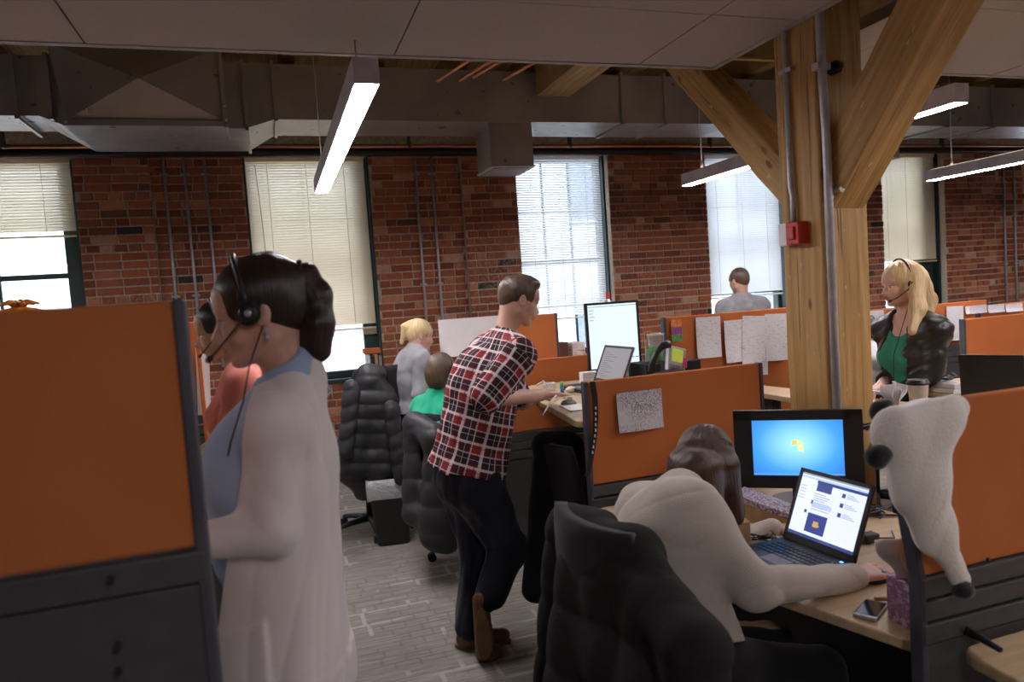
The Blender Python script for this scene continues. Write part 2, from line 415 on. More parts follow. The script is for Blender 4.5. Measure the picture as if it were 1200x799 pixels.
def brick_mesh(L, k):
    if (L, k) not in proto:
        rs = random.Random(k); L2 = L / 1000; mb = MB(); d = .012 + .004 * rs.random()
        j = lambda: rs.uniform(-.0022, .0022)
        f = [(-L2 / 2 + .004 + j(), -d, .006 + j()), (L2 / 2 - .004 + j(), -d, .006 + j()), (L2 / 2 - .004 + j(), -d, CH - .016 + j()), (-L2 / 2 + .004 + j(), -d, CH - .016 + j())]
        bk = [(-L2 / 2, .0, .002), (L2 / 2, .0, .002), (L2 / 2, .0, CH - .012), (-L2 / 2, .0, CH - .012)]
        me = bpy.data.meshes.new('brick'); me.from_pydata(f + bk, [], [(0, 1, 2, 3), (4, 5, 1, 0), (5, 6, 2, 1), (6, 7, 3, 2), (7, 4, 0, 3)]); me.materials.append(BR1)
        a_ = me.attributes.new('wc', 'FLOAT_VECTOR', 'POINT'); off = (k * 1.7, k * .9, k * .6)
        a_.data.foreach_set('vector', np.array([(p[0] + off[0], off[1], p[2] + off[2]) for p in f + bk], np.float32).ravel()); proto[(L, k)] = me
    return proto[(L, k)]
nv = []; nf = []
for bd in bricks:
    d, p0, p1, y, z, u, v = bd
    if id(bd) in near:
        o = bpy.data.objects.new('brick', brick_mesh(int(round((p1 - p0) * 1000)), random.randrange(5))); COL.objects.link(o); o.parent = wall
        o.location = Vector(((p0 + p1) / 2, y + random.uniform(-.002, .002), z)) - wall.location
    else:
        o_ = len(nv); e = .012 + random.uniform(0, .004); j = lambda: random.uniform(-.002, .002)
        nv += [(p0 + .004 + j(), y - e, z + .006 + j()), (p1 - .004 + j(), y - e, z + .006 + j()), (p1 - .004 + j(), y - e, z + CH - .016 + j()), (p0 + .004 + j(), y - e, z + CH - .016 + j()), (p0, y, z + .002), (p1, y, z + .002), (p1, y, z + CH - .012), (p0, y, z + CH - .012)]
        nf += [tuple(o_ + i for i in f) for f in ((0, 1, 2, 3), (4, 5, 1, 0), (5, 6, 2, 1), (6, 7, 3, 2), (7, 4, 0, 3))]
me = bpy.data.meshes.new('brickwork'); me.from_pydata([(a - wall.location.x, b - wall.location.y, c - wall.location.z) for a, b, c in nv], [], nf); me.materials.append(BR2)
a_ = me.attributes.new('wc', 'FLOAT_VECTOR', 'POINT'); a_.data.foreach_set('vector', np.array(nv, np.float32).ravel())
o = bpy.data.objects.new('brickwork', me); COL.objects.link(o); o.parent = wall; o['kind'] = 'stuff'
# --- windows
green = mat('dark_green_window_paint', (.012, .035, .03), .45, nz=20, bmp=.1)
mg, nt, b = new_mat('window_glass'); nt.nodes.remove(b)
tr = N(nt, 'ShaderNodeBsdfTransparent'); gl = N(nt, 'ShaderNodeBsdfGlossy'); gl.inputs['Roughness'].default_value = .02; mx = N(nt, 'ShaderNodeMixShader'); mx.inputs[0].default_value = .06
tr.inputs[0].default_value = (.93, .96, .96, 1)
nt.links.new(tr.outputs[0], mx.inputs[1]); nt.links.new(gl.outputs[0], mx.inputs[2]); nt.links.new(mx.outputs[0], nt.nodes['Material Output'].inputs[0]); GLASS = mg
def slat_mat(name, col, tl):
    m, nt, b = new_mat(name); b.inputs['Base Color'].default_value = (*col, 1); b.inputs['Roughness'].default_value = .5
    t = N(nt, 'ShaderNodeBsdfTranslucent'); t.inputs[0].default_value = (*col, 1); x = N(nt, 'ShaderNodeMixShader'); x.inputs[0].default_value = tl
    nt.links.new(b.outputs[0], x.inputs[1]); nt.links.new(t.outputs[0], x.inputs[2]); nt.links.new(x.outputs[0], nt.nodes['Material Output'].inputs[0]); return m
SL = slat_mat('cream_blind_slats', (.82, .70, .51), .30); SLW = slat_mat('white_blind_slats', (.85, .84, .82), .42)
BOT = [at(40, 276, WY)[2], at(415, 384, WY)[2], at(660, 372, WY)[2], at(870, 346, WY)[2], at(1070, 306, WY)[2], 1.8]
blabel = ['cream blind half drawn over the window at the far left, bare panes below it', 'long closed cream blind behind the ponytailed woman in the cardigan', 'white blind glowing with daylight and window bars behind the plaid shirt man',
          'pale closed blind over the window where the man in the grey hoodie stands', 'narrow cream blind over the window behind the blonde woman', 'cream blind over the last window']
for i, (a, b, zs) in enumerate(WIN[:5]):
    fr = MB(); yo = WY + .10; t = .06
    fr.box((a, yo, zs), (a + t, yo + .1, ZT), green).box((b - t, yo, zs), (b, yo + .1, ZT), green).box((a, yo, zs), (b, yo + .1, zs + .07), green).box((a, yo, ZT - .06), (b, yo + .1, ZT), green)
    # splayed jamb boards and the sill
    fr.box((a, WY + .005, zs), (a + .02, WY + .12, ZT), green).box((b - .02, WY + .005, zs), (b, WY + .12, ZT), green).box((a - .0, WY - .05, zs - .04), (b, WY + .12, zs), green)
    win = struct(fr, 'window_%d' % (i + 1), .004)
    zm = (zs + ZT) / 2 - .05 if i != 0 else at(40, 325, WY + .15)[2]
    fx0, fx1 = a + t, b - t
    if i in (0, 1): fx1 = b - .17; MB().box((fx1, yo + .01, zs), (b - t, yo + .09, ZT), green).build('side_board', win)
    if i == 4: fx1 = b - .30; MB().box((fx1, yo + .01, zs), (b - t, yo + .09, ZT), green).build('side_board', win)
    if i == 3: MB().box((fx0, yo + .01, zs), (fx0 + .06, yo + .09, ZT), green).build('side_board', win); fx0 += .06
    MB().box((fx0, yo + .03, zm - .025), (fx1, yo + .09, zm + .025), green).build('meeting_rail', win, .003)
    nx = 3 if i == 2 else 2
    for half, (z0, z1) in enumerate(((zs + .07, zm - .025), (zm + .025, ZT - .06))):
        for k in range(1, nx): x = fx0 + (fx1 - fx0) * k / nx; MB().box((x - .011, yo + .04, z0), (x + .011, yo + .07, z1), green).build('glazing_bar', win)
        rows = 2 if z1 - z0 < 1.3 else 3
        for k in range(1, rows): z = z0 + (z1 - z0) * k / rows; MB().box((fx0, yo + .042, z - .011), (fx1, yo + .068, z + .011), green).build('glazing_bar', win)
        for k in range(nx):
            for q in range(rows):
                x0 = fx0 + (fx1 - fx0) * k / nx; x1 = fx0 + (fx1 - fx0) * (k + 1) / nx; w0 = z0 + (z1 - z0) * q / rows; w1 = z0 + (z1 - z0) * (q + 1) / rows
                MB().box((x0 + .008, yo + .052, w0 + .008), (x1 - .008, yo + .056, w1 - .008), GLASS).build('pane', win)
    # blind
    op = {2: .85, 3: 1.1}.get(i, 1.16); m_ = SLW if i in (2, 3) else SL
    t_ = thing('window_blind', ((a + b) / 2, WY, BOT[i]), blabel[i], 'blind')
    x0, x1 = a + .012, b - .045; yb = WY + .03
    MB().box((x0, yb - .02, ZT - .045), (x1, yb + .025, ZT - .003), m_).build('headrail', t_, .004)
    sm = MB(); pitch = .027; n = int((ZT - .05 - BOT[i]) / pitch); hw = .0152
    for k in range(n):
        z = ZT - .05 - k * pitch; dy = hw * math.cos(op); dz = hw * math.sin(op)
        sm.add([(x0, yb - dy, z - dz), (x1, yb - dy, z - dz), (x1, yb, z + .0015), (x0, yb, z + .0015), (x1, yb + dy, z + dz), (x0, yb + dy, z + dz)], [(0, 1, 2, 3), (3, 2, 4, 5)], m_)
    sm.build('slats', t_, kind='stuff')
    MB().box((x0, yb - .016, BOT[i] - .02), (x1, yb + .016, BOT[i] - .002), m_).build('bottom_rail', t_, .003)
    if i == 1: # gathered slats hanging below
        sg = MB()
        for k in range(5): sg.box((x0, yb - .014, BOT[i] - .03 - k * .012), (x1, yb + .014, BOT[i] - .024 - k * .012), m_)
        sg.build('gathered_slats', t_, kind='stuff')
    for fx in (.18, .5, .82):
        x = x0 + (x1 - x0) * fx; MB().tube([(x, yb - .017, ZT - .04), (x, yb - .017, BOT[i])], .0022, m_, 4).build('ladder_cord', t_)
    if i in (0, 1): x = x0 + .12; MB().tube([(x - .02, yb - .025, ZT - .08), (x, yb - .03, ZT - .5), (x + .01, yb - .03, ZT - .95)], .004, m_, 5).build('tilt_wand', t_)
# --- the building across the street
sid = mat('white_clapboard', (.72, .74, .78), .8); shd = mat('grey_window_glass_outside', (.16, .19, .24), .2); trimm = mat('pale_grey_trim', (.5, .52, .56), .7)
bt = thing('white_building', (4, 13.5, -3), 'white building across the street seen through the window panes', 'building')
MB().box((-14, 13.5, -3), (30, 20, 7), sid).build('wall', bt)
for i in range(16):
    for z in (-.3, 3.0): x = -9 + i * 2.1; o = MB().box((x, 13.4, z), (x + .75, 13.52, z + 1.7), trimm).build('window', bt); MB().box((x + .07, 13.38, z + .07), (x + .68, 13.42, z + 1.63), shd).build('pane', o)
lm = MB()
for k in range(26): lm.box((-14, 13.44, -2.5 + k * .36), (30, 13.5, -2.44 + k * .36), trimm)
lm.build('clapboard_edges', bt, kind='stuff')
# --- drop ceiling clouds of large tiles
tile = mat('ceiling_tile_board', (.40, .355, .335), .95, nz=60, bmp=.15, var=.04); rail = mat('grey_ceiling_rail', (.33, .30, .29), .6)
def cloud(name, x0, x1, y0, y1, tx, ty, ox, oy):
    mb = MB(); z = 2.75
    mb.box((x0 - .02, y0, z - .004), (x0 + .012, y1 + .02, z + .05), rail).box((x1 - .012, y0, z - .004), (x1 + .02, y1 + .02, z + .05), rail).box((x0, y1 - .012, z - .004), (x1, y1 + .02, z + .05), rail)
    mb.box((x0, y0, z + .02), (x1, y1, z + .035), rail)
    o = struct(mb, name); xs = [x0]; x = ox
    while x < x1 - .05:
        if x > x0 + .05: xs.append(x)
        x += tx
    xs.append(x1); ys = [y1]; y = oy
    while y > y0 + .05:
        if y < y1 - .05: ys.append(y)
        y -= ty
    ys.append(y0)
    for i in range(len(xs) - 1):
        for j in range(len(ys) - 1):
            MB().box((xs[i] + .004, ys[j + 1] + .004, z + random.uniform(-.001, .001)), (xs[i + 1] - .004, ys[j] - .004, z + .02), tile).build('ceiling_tile', o)
    return o
cloud('ceiling_left', -3.9, 2.27, -2.9, 3.29, 1.22, 1.22, 1.83 - 1.22 * 5, atz(800, 15, 2.75)[1])
cloud('ceiling_right', atz(1060, 12, 2.75)[0], 13.9, -2.9, 3.24, 1.22, 1.22, atz(1120, 12, 2.75)[0], 2.4)
# ------------------------------------------------------------ ducts, pipes, lamps, post
def galv():
    m, nt, b = new_mat('galvanised_steel'); b.inputs['Metallic'].default_value = .45; v = coords(nt)
    n = noise(nt, v, 1.6, 3); nt.links.new(ramp(nt, n, [(.3, (.27, .255, .25)), (.7, (.44, .41, .395))]), b.inputs['Base Color'])
    nt.links.new(ramp(nt, noise(nt, v, 9, 3), [(.3, (.27,) * 3), (.7, (.45,) * 3)]), b.inputs['Roughness']); bump(nt, b, noise(nt, v, 2.2, 1), .25, .03); return m
G = galv(); GD = mat('dark_duct_joint', (.10, .095, .09), .5, .6)
copper = mat('copper_pipe', (.50, .20, .09), .35, .9); blackp = mat('black_iron_pipe', (.008, .008, .008), .5, .2); steel = mat('conduit_steel', (.50, .50, .52), .4, .35, nz=30)
def X_(px, py, y=5.95): return float(at(px, py, y)[0])
xa, xb, xc, xd = X_(45, 140), X_(82, 150), X_(288, 150), X_(322, 142)
sec = [(-3.95, 5.98, 6.45, 3.14, 3.56), (xa, 5.98, 6.45, 3.14, 3.56), (xb, 5.93, 6.76, 3.05, 3.56), (xc, 5.93, 6.76, 3.05, 3.54), (xd, 5.93, 6.48, 3.12, 3.54), (14, 5.93, 6.48, 3.12, 3.54)]
d = MB(); vs = [q for x, a, b, c, e in sec for q in ((x, a, c), (x, b, c), (x, b, e), (x, a, e))]
d.add(vs, [(i * 4 + j, i * 4 + (j + 1) % 4, i * 4 + 4 + (j + 1) % 4, i * 4 + 4 + j) for i in range(5) for j in range(4)] + [(0, 3, 2, 1), (20, 21, 22, 23)], G)
dt = thing('air_duct', (1, 6, 3.05), 'long galvanised steel air duct running across above the windows', 'duct'); d.build('duct_body', dt)
for px in (20, 60, 287, 322, 727, 777, 1010, 1105, 1160):
    x = X_(px, 120); z0 = 3.05 if 60 < px < 300 else 3.12; yb = 6.76 if 60 < px < 300 else 6.48
    f = MB().box((x - .012, 5.90, z0 - .012), (x + .012, 5.94, 3.56), G).box((x - .012, 5.90, z0 - .02), (x + .012, yb, z0 + .004), G); f.build('joint_flange', dt)
# protruding box with a cross-broken face
bx0, bx1 = X_(70, 140, 5.55), X_(262, 140, 5.55); zb, zt = float(at(170, 141, 5.55)[2]), float(at(170, 54, 5.55)[2])
bt = thing('duct_box', ((bx0 + bx1) / 2, 5.7, zb), 'large galvanised duct box with a cross-creased face at upper left', 'duct')
q = [(bx0 - .03, 5.55, zt), (bx1, 5.55, zt), (bx1, 5.55, zb), (bx0 + .04, 5.55, zb), ((bx0 + bx1) / 2, 5.44, (zb + zt) / 2)]
m = MB().add(q, [(0, 3, 4), (3, 2, 4), (2, 1, 4), (1, 0, 4)], G); m.add([q[0], q[1], q[2], q[3]] + [(a, 5.93, c) for a, b, c in q[:4]], [(0, 1, 5, 4), (1, 2, 6, 5), (2, 3, 7, 6), (3, 0, 4, 7), (4, 5, 6, 7)], G); m.build('box_body', bt)
MB().box((bx0 + .02, 5.52, zb - .045), (bx1 + .02, 5.97, zb), G).build('bottom_flange', bt, .004)
MB().box((bx1, 5.52, zb - .05), (bx1 + .025, 5.56, zt), G).build('edge_flange', bt, .003); MB().box((bx0 - .03, 5.52, zt - .02), (bx1 + .02, 5.56, zt + .01), G).build('edge_flange', bt, .003)
for p in ((bx1 + .012, zb), (bx1 + .012, zt - .4), (bx0 + .04, zb - .02)): MB().ball((p[0], 5.515, p[1]), .012, steel, 6).build('bolt', bt)
# ceiling air grilles hanging under the duct
louv = mat('grille_pale_metal', (.42, .40, .42), .5, .3)
def grille(px0, px1, pyb, y, label):
    a = at(px0, pyb, y); b = at(px1, pyb, y); z = float(a[2]); t = thing('air_diffuser', ((a[0] + b[0]) / 2, y + .2, z), label, 'air diffuser', 'air diffusers under the duct')
    MB().box((a[0], y, z), (b[0], y + .42, 3.12), G).build('housing', t, .004)
    MB().box((a[0] - .012, y - .012, z - .012), (b[0] + .012, y + .432, z), louv).build('rim', t, .003)
    MB().box((a[0] + .03, y + .03, z - .014), (b[0] - .03, y + .4, z - .011), GD).build('opening', t)
    for k in range(7): yy = y + .05 + k * .055; MB().box((a[0] + .03, yy, z - .02), (b[0] - .03, yy + .03, z - .008), louv).build('louvre', t)
grille(576, 626, 194, 5.96, 'boxy galvanised air diffuser hanging above the third window'); grille(1020, 1054, 184, 5.96, 'boxy galvanised air diffuser behind the timber post brace')
def pipe(name, pts, r, m, label, cat='pipe', grp=None):
    o = MB().tube(pts, r, m, 10).build(name); return tag(o, label, cat, grp)
y = 7.3; zp = float(at(600, 177, y)[2])
pipe('black_pipe', [(-3.9, y, zp), (13.9, y, zp)], .045, blackp, 'thick black pipe running along the top of the brick wall')
y = 7.1; zp = float(at(600, 171, y)[2]); cp = pipe('copper_pipe', [(-3.9, y, zp), (13.9, y, zp)], .018, copper, 'thin copper pipe just under the duct along the brick wall')
for i in range(8): x = -2 + i * 1.7; MB().box((x - .012, y - .025, zp - .02), (x + .012, y + .025, zp + .12), GD).build('hanger', cp)
pipe('brass_pipe', [(-3.9, 5.5, 3.58), (13.9, 5.5, 3.58)], .016, mat('brass_pipe', (.50, .36, .12), .4, .6), 'thin yellowish pipe in the gap above the duct')
for k, (px, py) in enumerate(((548, 72), (575, 72), (592, 68), (628, 72))):
    a = at(px, py, 4.6); pipe('sprinkler_pipe', [(a[0], a[1], 3.63), a, a + V(-.12, .35, -.02)], .014, copper, ['leftmost', 'second from left', 'third from left', 'rightmost'][k] + ' of the short reddish pipes slanting above the duct', grp='reddish pipes above the duct')
def conduit(px0, py0, px1, py1, label, y=WY - .03, r=.014):
    a = at(px0, py0, y); b = at(px1, py1, y); a = V(a[0], y, a[2]); b = V((a[0] + b[0]) / 2, y, b[2]); a[0] = b[0]
    t = thing('conduit', b, label, 'conduit', None); MB().tube([b, a], r, steel, 10).build('tube', t)
    n = 2 if a[2] - b[2] > 1 else 1
    for k in range(n):
        z = a[2] - .22 - k * 1.15; o = MB().box((a[0] - .035, y - .012, z), (a[0] + .035, WY - .0, z + .02), steel); o.build('clamp', t, .003)
for px, l in ((193, 'steel conduit on the brick wall, leftmost of the three beside the cardigan woman'), (217, 'steel conduit on the brick wall, middle of the three beside the cardigan woman'), (241, 'steel conduit on the brick wall, rightmost of the three beside the cardigan woman')): conduit(px, 178, px + 18, 430, l)
for px, l in ((484, 'left one of two steel conduits on the brick behind the grey hoodie woman'), (503, 'right one of two steel conduits on the brick behind the grey hoodie woman')): conduit(px, 180, px + 22, 440, l)
for px, l in ((1172, 'left one of two steel conduits on the brick at the far right'), (1184, 'right one of two steel conduits on the brick at the far right')): conduit(px, 195, px + 12, 360, l)
conduit(1001, 195, 1013, 360, 'thin steel conduit on the brick just right of the timber post', WY - .12)
# fluorescent pendants
lampm = mat('white_lamp_housing', (.50, .46, .50), .5)
diff = emat('lit_diffuser', (1, .93, .98), LAMP * 3)
upl = emat('added_uplight_glow', (1, .86, .66), LAMP * .13)  # warm glow added on the lamp tops to light the gap above the duct
def pendant(x, y0, y1, label):
    z = 2.5; t = thing('pendant_light', (x, (y0 + y1) / 2, z), label, 'light'); w_ = .05
    h = MB().box((x - w_, y0, z + .012), (x + w_, y1, z + .10), lampm).box((x - w_, y0, z), (x - w_ + .006, y1, z + .012), lampm).box((x + w_ - .006, y0, z), (x + w_, y1, z + .012), lampm).box((x - w_, y0 - .004, z), (x + w_, y0, z + .1), lampm).box((x - w_, y1, z), (x + w_, y1 + .004, z + .1), lampm)
    h.build('housing', t)
    MB().box((x - w_ + .006, y0 + .003, z - .002), (x + w_ - .006, y1 - .003, z + .009), diff).build('diffuser', t)
    if y1 > 3: MB().box((x - w_ + .012, max(y0 + .05, 3.5 if y1 > 3 else y0), z + .1), (x + w_ - .012, y1 - .05, z + .103), upl).build('added_uplight', t)
    for y in (y0 + .25, y1 - .25): MB().cyl((x, y, z + .1), (x, y, 3.62 if y > 3.3 else 2.76), .004, steel, n=6).build('cable', t); MB().cyl((x, y, z + .1), (x, y, z + .16), .012, lampm, n=8).build('gripper', t)
pendant(.42, 2.87, 5.58, 'long bright fluorescent pendant at upper left over the aisle')
pendant(3.53, 2.93, 5.6, 'long fluorescent pendant passing behind the timber post')
pendant(6.3, 2.9, 5.6, 'long fluorescent pendant at the far right edge')
pendant(-2.7, 2.9, 5.6, 'long fluorescent pendant left of the view')
pendant(.42, -1.9, -.5, 'added unseen fluorescent pendant over the aisle behind the camera')  # extra lamp out of view, brightens the cardigan and left foreground
pendant(3.53, -.6, 2.1, 'added unseen fluorescent pendant over the desks right of the view')  # added out of view to light the near face of the timber post
pendant(6.3, -.6, 2.1, 'added unseen fluorescent pendant over the far right desks beside the view')  # another unseen lamp added for light from the camera side
pendant(9.1, 2.9, 5.6, 'long fluorescent pendant beyond the right edge')
# timber post and braces
def wood():
    m, nt, b = new_mat('old_yellow_pine'); b.inputs['Roughness'].default_value = .6; v = coords(nt, attr='lc', scale=(1, 1, .05)); v1 = coords(nt, attr='lc')
    g = noise(nt, coords(nt, attr='lc', scale=(22, 22, 1.1)), 1.5, 4, .6)
    c = ramp(nt, g, [(.25, (.30, .155, .04)), (.5, (.47, .27, .085)), (.75, (.60, .38, .14))])
    ch = N(nt, 'ShaderNodeTexNoise'); ch.inputs['Scale'].default_value = 1; ch.inputs['Detail'].default_value = 2; nt.links.new(coords(nt, attr='lc', scale=(45, 45, 1.3)), ch.inputs['Vector'])
    crack = ramp(nt, ch.outputs[0], [(.30, (1, 1, 1)), (.34, (0, 0, 0))]); c = mixc(nt, crack, c, (.16, .08, .025))
    kv = N(nt, 'ShaderNodeTexVoronoi'); kv.inputs['Scale'].default_value = 1; nt.links.new(coords(nt, attr='lc', scale=(7, 7, 3.2)), kv.inputs['Vector'])
    kn = ramp(nt, kv.outputs['Distance'], [(.07, (1, 1, 1)), (.12, (0, 0, 0))]); c = mixc(nt, kn, c, (.20, .09, .025))
    wh = ramp(nt, noise(nt, coords(nt, attr='lc', scale=(30, 30, 12)), 1.3, 3), [(.68, (0, 0, 0)), (.74, (1, 1, 1))]); c = mixc(nt, wh, c, (.62, .52, .36))
    nt.links.new(c, b.inputs['Base Color']); bump(nt, b, g, .5, .012); return m
WD = wood(); PX, PY, PW = 2.30, 2.60, .26
pt = thing('timber_post', (PX + PW / 2, PY + PW / 2, 0), 'thick honey-coloured timber post with diagonal braces rising to the ceiling', 'post')
def beam(name, a, b, w0, w1, up):
    A = aim(a, b, up); L = (Vector(b) - Vector(a)).length; mb = MB(); n = 10
    vs = []
    rs = random.Random(len(name) + int(L * 10))
    for i in range(n + 1):
        for x, y in ((-1, -1), (1, -1), (1, 1), (-1, 1)): vs.append((x * w0 / 2 + rs.uniform(-.003, .003), y * w1 / 2 + rs.uniform(-.003, .003), L * i / n))
    fs = [(i * 4 + j, i * 4 + (j + 1) % 4, i * 4 + 4 + (j + 1) % 4, i * 4 + 4 + j) for i in range(n) for j in range(4)] + [(3, 2, 1, 0), (n * 4, n * 4 + 1, n * 4 + 2, n * 4 + 3)]
    return mb.add(vs, fs, WD, A).build(name, pt, .012, 3)
beam('shaft', (PX + PW / 2, PY + PW / 2, 0), (PX + PW / 2, PY + PW / 2, 3.32), PW, PW, (0, 1, 0))
cx_ = PX + PW / 2
beam('brace', (cx_, PY + PW - .06, 2.0), (cx_, PY + PW + 1.08, 3.10), .17, .17, (0, 0, 1)); beam('brace', (cx_ + .02, PY + .09, 1.99), (cx_ + .02, PY - .82, 3.0), .19, .21, (0, 0, 1))
boltm = mat('dark_bolt', (.03, .03, .028), .5, .7); bolt2 = mat('rusty_pale_bolt', (.42, .36, .28), .5, .5)
q = at(974, 81, PY); o = MB().cyl((q[0], PY + .01, q[2]), (q[0], PY - .035, q[2]), .030, boltm, n=8).cyl((q[0], PY - .03, q[2]), (q[0], PY - .06, q[2]), .014, boltm, n=6).build('bolt', pt)
q = at(977, 223, PY - .02); MB().cyl((q[0], PY + .01, q[2]), (q[0], PY - .03, q[2]), .034, bolt2, n=12).cyl((q[0], PY - .03, q[2]), (q[0], PY - .07, q[2]), .016, bolt2, n=6).build('bolt', pt)
q1 = at(949, 22, PY - .03); q2 = at(980, 482, PY - .03); xx = PX + .022
cm = MB().tube([(xx, PY - .028, .5), (xx, PY - .028, 2.2), (xx - .01, PY - .028, 2.6), (xx - .012, PY - .028, 3.2)], .019, steel, 10); t = thing('conduit', (xx, PY - .028, .5), 'thick steel conduit down the corner of the timber post', 'conduit'); cm.build('tube', t)
MB().box((xx - .04, PY - .04, 2.52), (xx + .03, PY, 2.55), steel).build('clamp', t, .003)
# thin conduit ending at the red call point
ya = PY + .15; xs1 = PX - .018; zbx = float(atx(925, 274, PX - .05)[2]); 
t = thing('conduit', (xs1, ya, zbx), 'thin steel conduit dropping into the red fire alarm box', 'conduit')
MB().tube([(xs1, ya + .0, zbx + .05), (xs1, ya, zbx + .16), (xs1, ya + .012, zbx + .22), (xs1, ya + .012, 3.3)], .012, steel, 8).build('tube', t); MB().box((xs1 - .01, ya - .03, zbx + .72), (PX, ya + .05, zbx + .74), steel).build('clamp', t, .002)
ra = thing('fire_alarm', (PX, ya, zbx - .05), 'small red and white fire alarm box on the timber post', 'fire alarm')
MB().box((PX - .045, ya + .01, zbx - .052), (PX, ya + .075, zbx + .052), mat('white_alarm_plate', (.75, .70, .70), .4)).build('back_box', ra, .004)
MB().box((PX - .06, ya - .075, zbx - .05), (PX, ya + .008, zbx + .05), mat('red_alarm_plastic', (.55, .02, .012), .35)).box((PX - .07, ya - .055, zbx - .03), (PX - .058, ya - .015, zbx + .03), mat('red_alarm_plastic', (.6, .02, .015), .35)).build('call_point', ra, .005)
# ------------------------------------------------------------ office furniture and machines
def fabric():
    m, nt, b = new_mat('orange_panel_fabric'); b.inputs['Roughness'].default_value = .9; b.inputs['Specular IOR Level'].default_value = .15
    v = coords(nt); n = noise(nt, v, 260, 2); nt.links.new(ramp(nt, noise(nt, v, 2.5, 2), [(.3, (.46, .140, .042)), (.7, (.53, .168, .053))]), b.inputs['Base Color']); bump(nt, b, n, .3, .002); return m
OR = fabric(); EDG = mat('slate_panel_edge', (.07, .07, .085), .5, .3); RAIL = mat('dark_grey_panel_slats', (.055, .053, .055), .55, nz=30, bmp=.05); PURP = mat('dark_panel_edge', (.03, .028, .035), .5)
maple = mat('pale_maple_laminate', (.52, .38, .22), .42, nz=5, var=.12, scale=(1, 9, 1)); blk = mat('black_plastic', (.012, .012, .013), .42); blkm = mat('black_matte', (.010, .010, .011), .8); gry = mat('grey_plastic', (.25, .25, .26), .5)
silver = mat('silver_plastic', (.42, .42, .44), .4, .3); white = mat('white_plastic', (.72, .71, .68), .5); paperm = mat('white_paper', (.74, .73, .72), .8, var=.03)
def ink(name, base, dark, sx=60, sz=90, th=.52):
    if name in MATS: return MATS[name]
    m, nt, b = new_mat(name); b.inputs['Roughness'].default_value = .8; v = coords(nt)
    n = noise(nt, coords(nt, scale=(sx, sx, sz)), 1.0, 3, .8); n2 = noise(nt, coords(nt, scale=(6, 6, 5)), 1, 1)
    f = N(nt, 'ShaderNodeMath', operation='MULTIPLY'); nt.links.new(ramp(nt, n, [(th, (0, 0, 0)), (th + .04, (1, 1, 1))]), f.inputs[0]); nt.links.new(ramp(nt, n2, [(.35, (.2, .2, .2)), (.5, (1, 1, 1))]), f.inputs[1])
    nt.links.new(mixc(nt, f.outputs[0], base, dark), b.inputs['Base Color']); MATS[name] = m; return m
SCRIB = ink('scribbled_paper', (.70, .68, .70), (.20, .18, .22), 260, 150, .50)
TYPED = ink('typed_paper', (.70, .69, .70), (.42, .42, .46), 30, 150, .56)
def panel(x0, x1, y, zt, zo, zb, label, slats=3, right_edge=True, left_edge=True, base=True, lean=0):
    """desk screen: fabric upper, slatted rail, plain lower board"""
    t = thing('desk_screen', ((x0 + x1) / 2, y, zb), label, 'partition'); th = .014
    R_ = Matrix.Translation((0, y, 0)) @ Matrix.Rotation(math.pi / 2, 4, 'X')
    MB().prism([(x0 + .012, zo), (x1 - .012, zo), (x1 - .012, zt), (x0 + .012 - lean, zt)], -th, th, OR, R_).build('fabric_panel', t, .006)
    if left_edge: MB().prism([(x0 - .004, zo - .30), (x0 + .014, zo - .30), (x0 + .014, zo), (x0 + .014 - lean, zt + .002), (x0 - .004 - lean, zt + .002), (x0 - .004, zo)], -th - .005, th + .005, EDG, R_).build('edge_trim', t, .004)
    if right_edge: MB().box((x1 - .014, y - th - .005, zo - .30), (x1 + .004, y + th + .005, zt + .002), EDG).build('edge_trim', t, .004)
    z = zo - .004
    for k in range(slats):
        MB().box((x0, y - th - .008, z - .048), (x1, y + th + .008, z), RAIL).build('slat', t, .004); z -= .056
    if base: MB().box((x0, y - th - .002, zb), (x1, y + th + .002, z + .004), RAIL).build('base_board', t, .003)
    return t
LPY = 1.18
lp = panel(-2.4, float(at(214, 352, LPY)[0]), LPY, float(at(205, 352, LPY - .02)[2]), float(at(222, 644, LPY - .02)[2]), .05, 'big out-of-focus orange partition with dark base filling the left foreground', slats=1)
for px, py in ((130, 679), (138, 757), (139, 786)): q = at(px, py, LPY - .03); MB().cyl((q[0], LPY - .028, q[2]), (q[0], LPY - .036, q[2]), .006, blk, n=8).build('screw', lp)
p1 = panel(1.215, 2.10, 2.80, 1.265, .825, .0, 'orange partition with a lanyard and a scribbled sheet in the middle of the picture')
panel(1.22, 2.14, 4.25, 1.24, .80, .0, 'low orange partition behind and under the plaid shirt man\'s raised desk')
panel(1.18, 2.10, 5.28, float(at(600, 371, 5.28)[2]), 1.02, .55, 'orange partition with a dark right edge behind the plaid shirt man\'s head')
panel(float(at(776, 372, 3.8)[0]), 3.3, 3.8, float(at(830, 368, 3.78)[2]), float(at(850, 496, 3.78)[2]), .0, 'orange partition with four white sheets pinned left of the timber post')
RPY = 1.31; rx = float(at(1083, 740, RPY - .02)[0])
rp = panel(rx, 3.2, RPY, float(at(1165, 461, RPY - .02)[2]), float(at(1130, 666, RPY - .02)[2]), .05, 'orange partition in the right foreground with the fleece hood over it', slats=3, lean=.075)
q = at(1162, 657, RPY - .03); MB().cyl((q[0], RPY - .02, q[2]), (q[0], RPY - .026, q[2]), .005, blk, n=8).build('screw', rp)
pr2 = panel(float(at(1000, 362, 5.2)[0]), float(at(1156, 352, 5.2)[0]), 5.2, float(at(1120, 354, 5.2)[2]), float(at(1105, 405, 5.2)[2]), .0, 'orange partition behind the blonde woman below the window')
